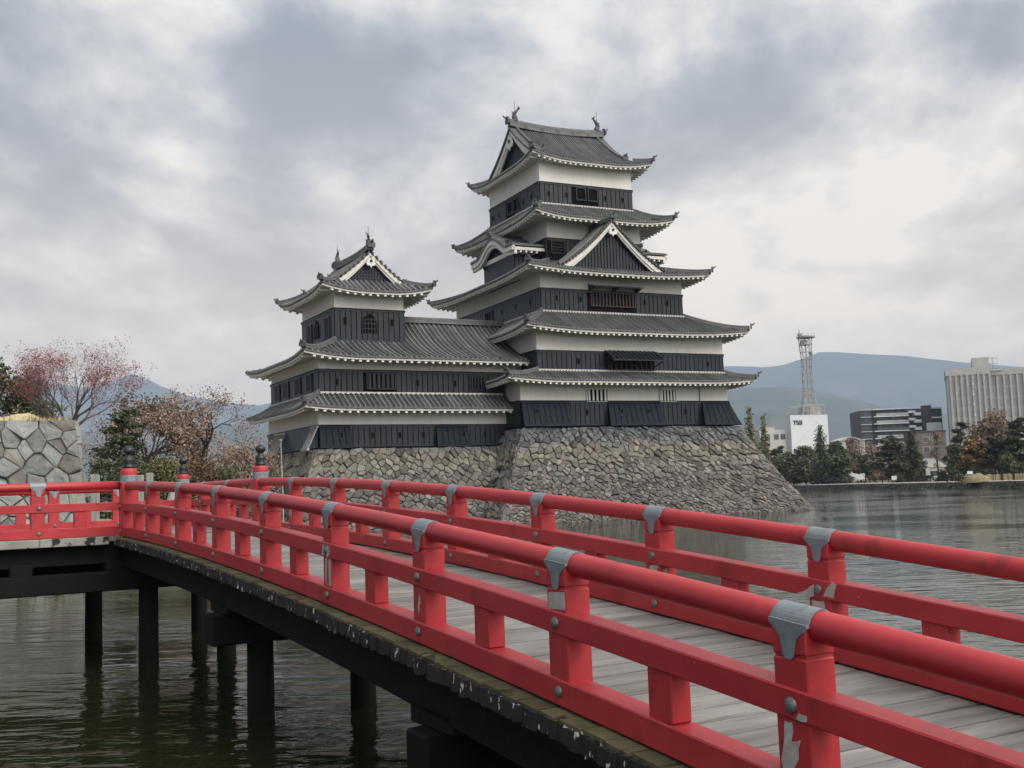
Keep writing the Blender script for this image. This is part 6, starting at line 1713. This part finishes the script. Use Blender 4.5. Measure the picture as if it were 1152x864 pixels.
# person
px_, D = 1065, 172.5
x, y = gx(px_, D)
pe = thing('person', 'person in dark clothes walking along the far path', 'person', (x, y, 1.03), R(75))
M['skin'] = mat('skin_tone', (0.50, 0.34, 0.26), None, .6); M['cloth'] = mat('dark_cloth', (0.018, 0.019, 0.024), None, .9); M['hair'] = mat('dark_hair', (0.012, 0.01, 0.009), None, .6)
mb = MB()
mb.tube([(0, .0, .86), (.0, 0, .98), (.0, 0, 1.15), (0, 0, 1.32), (0, 0, 1.42), (0, 0, 1.47), (0.01, 0, 1.53), (.02, 0, 1.60), (.015, 0, 1.67), (.01, 0, 1.71)], [.13, .16, .145, .175, .13, .055, .075, .09, .08, .03], 12)
body = mb.build('body', M['skin'], pe, smooth=True)
mb = MB()
mb.tube([(0, 0, .84), (0, 0, .95), (0, 0, 1.15), (0, 0, 1.33), (0, 0, 1.44)], [.17, .185, .17, .20, .09], 12)
for sg in (-1, 1): mb.tube([(0, sg * .19, 1.38), (sg * .05 - .02, sg * .24, 1.12), (sg * .14, sg * .23, .88)], [.075, .06, .045], 8)
mb.build('jacket', M['cloth'], body, smooth=True)
mb = MB()
for sg in (-1, 1): mb.tube([(0, sg * .085, .92), (-sg * .10, sg * .09, .5), (-sg * .22, sg * .09, .08), (-sg * .22 + .1, sg * .09, .04)], [.11, .075, .055, .05], 8)
mb.build('trousers', M['cloth'], body, smooth=True)
mb = MB(); mb.lathe([(.04, -.03), (.095, .0), (.10, .05), (.085, .10), (.03, .135)], (-.005, 0, 1.59), 10); mb.build('hair', M['hair'], body, smooth=True)
# cars and truck ---------------------------------------------------------------
def car(label, px_, D, rz, col, van=False):
    x, y = gx(px_, D); c = thing('parked_car' if not van else 'white_truck', label, 'car' if not van else 'truck', (x, y, 1.02), rz, 'vehicles parked on the far bank')
    mb = MB(); Lh, w = 2.1, .85
    prof_ = [(-2.1, .35), (-2.12, .75), (-1.95, .92), (-1.25, 1.0), (-.75, 1.42), (.95, 1.46), (1.6, 1.0), (2.0, .92), (2.1, .7), (2.1, .35)] if not van else [(-2.3, .4), (-2.3, 1.1), (-2.1, 1.3), (-1.75, 1.95), (-1.0, 2.05), (-1.0, 2.5), (2.4, 2.5), (2.4, .4)]
    mb.prism([(a, -w, b) for a, b in prof_], (0, 2 * w, 0)); mb.build('body', col, c)
    if not van:
        for pl in ([(-1.1, 1.02), (-.7, 1.36), (.05, 1.38), (.05, 1.02)], [(.15, 1.02), (.15, 1.38), (.9, 1.39), (1.4, 1.02)]):
            for yy in (-w - .01, w): mb = MB(); mb.prism([(a, yy, b) for a, b in pl], (0, .01, 0)); mb.build('window', M['glass'], c)
    else:
        for yy in (-w - .01, w): mb = MB(); mb.prism([(-1.9, yy, 1.3), (-1.68, yy, 1.85), (-1.15, yy, 1.85), (-1.15, yy, 1.3)], (0, .01, 0)); mb.build('window', M['glass'], c)
    for xx in (-1.3, 1.3):
        for yy in (-w + .08, w - .08): mb = MB(); mb.tube([(xx, yy - .11, .32), (xx, yy + .11, .32)], .32, 14); mb.build('wheel', M['gap'], c)
    return c
M['carblack'] = mat('black_car_paint', (.012, .012, .014), None, .25); M['carblue'] = mat('dark_blue_car_paint', (.018, .022, .03), None, .25); M['carwhite'] = mat('white_car_paint', (.7, .71, .72), None, .35)
car('black parked car nearest to the stone base corner', 922, 240, R(25), M['carblack']); car('dark blue parked car right of the black one', 936, 238, R(10), M['carblue'])
car('white box truck between the trees on the far bank', 960, 242, R(8), M['carwhite'], True)
for px_, D, w, h, lab in ((1005.5, 212, 1.0, .8, 'white notice board below the olive pine'), (1091, 182, .9, .5, 'small white sign in front of the orange tree'), (1044, 206, .8, 1.3, 'small white sign beside the path left of the person')):
    x, y = gx(px_, D); sgn = thing('notice_board', lab, 'sign', (x, y, 1.02), 0, 'notice boards on the far bank')
    zb = .5 if w == 1.0 else 1.2
    mb = MB(); mb.box(-w / 2, w / 2, -.04, .04, zb, zb + h); mb.build('panel', M['white'], sgn)
    for sx in (-1, 1): mb = MB(); mb.box(sx * w * .4 - .05, sx * w * .4 + .05, .04, .1, 0, zb + h); mb.build('post', M['bark'], sgn)
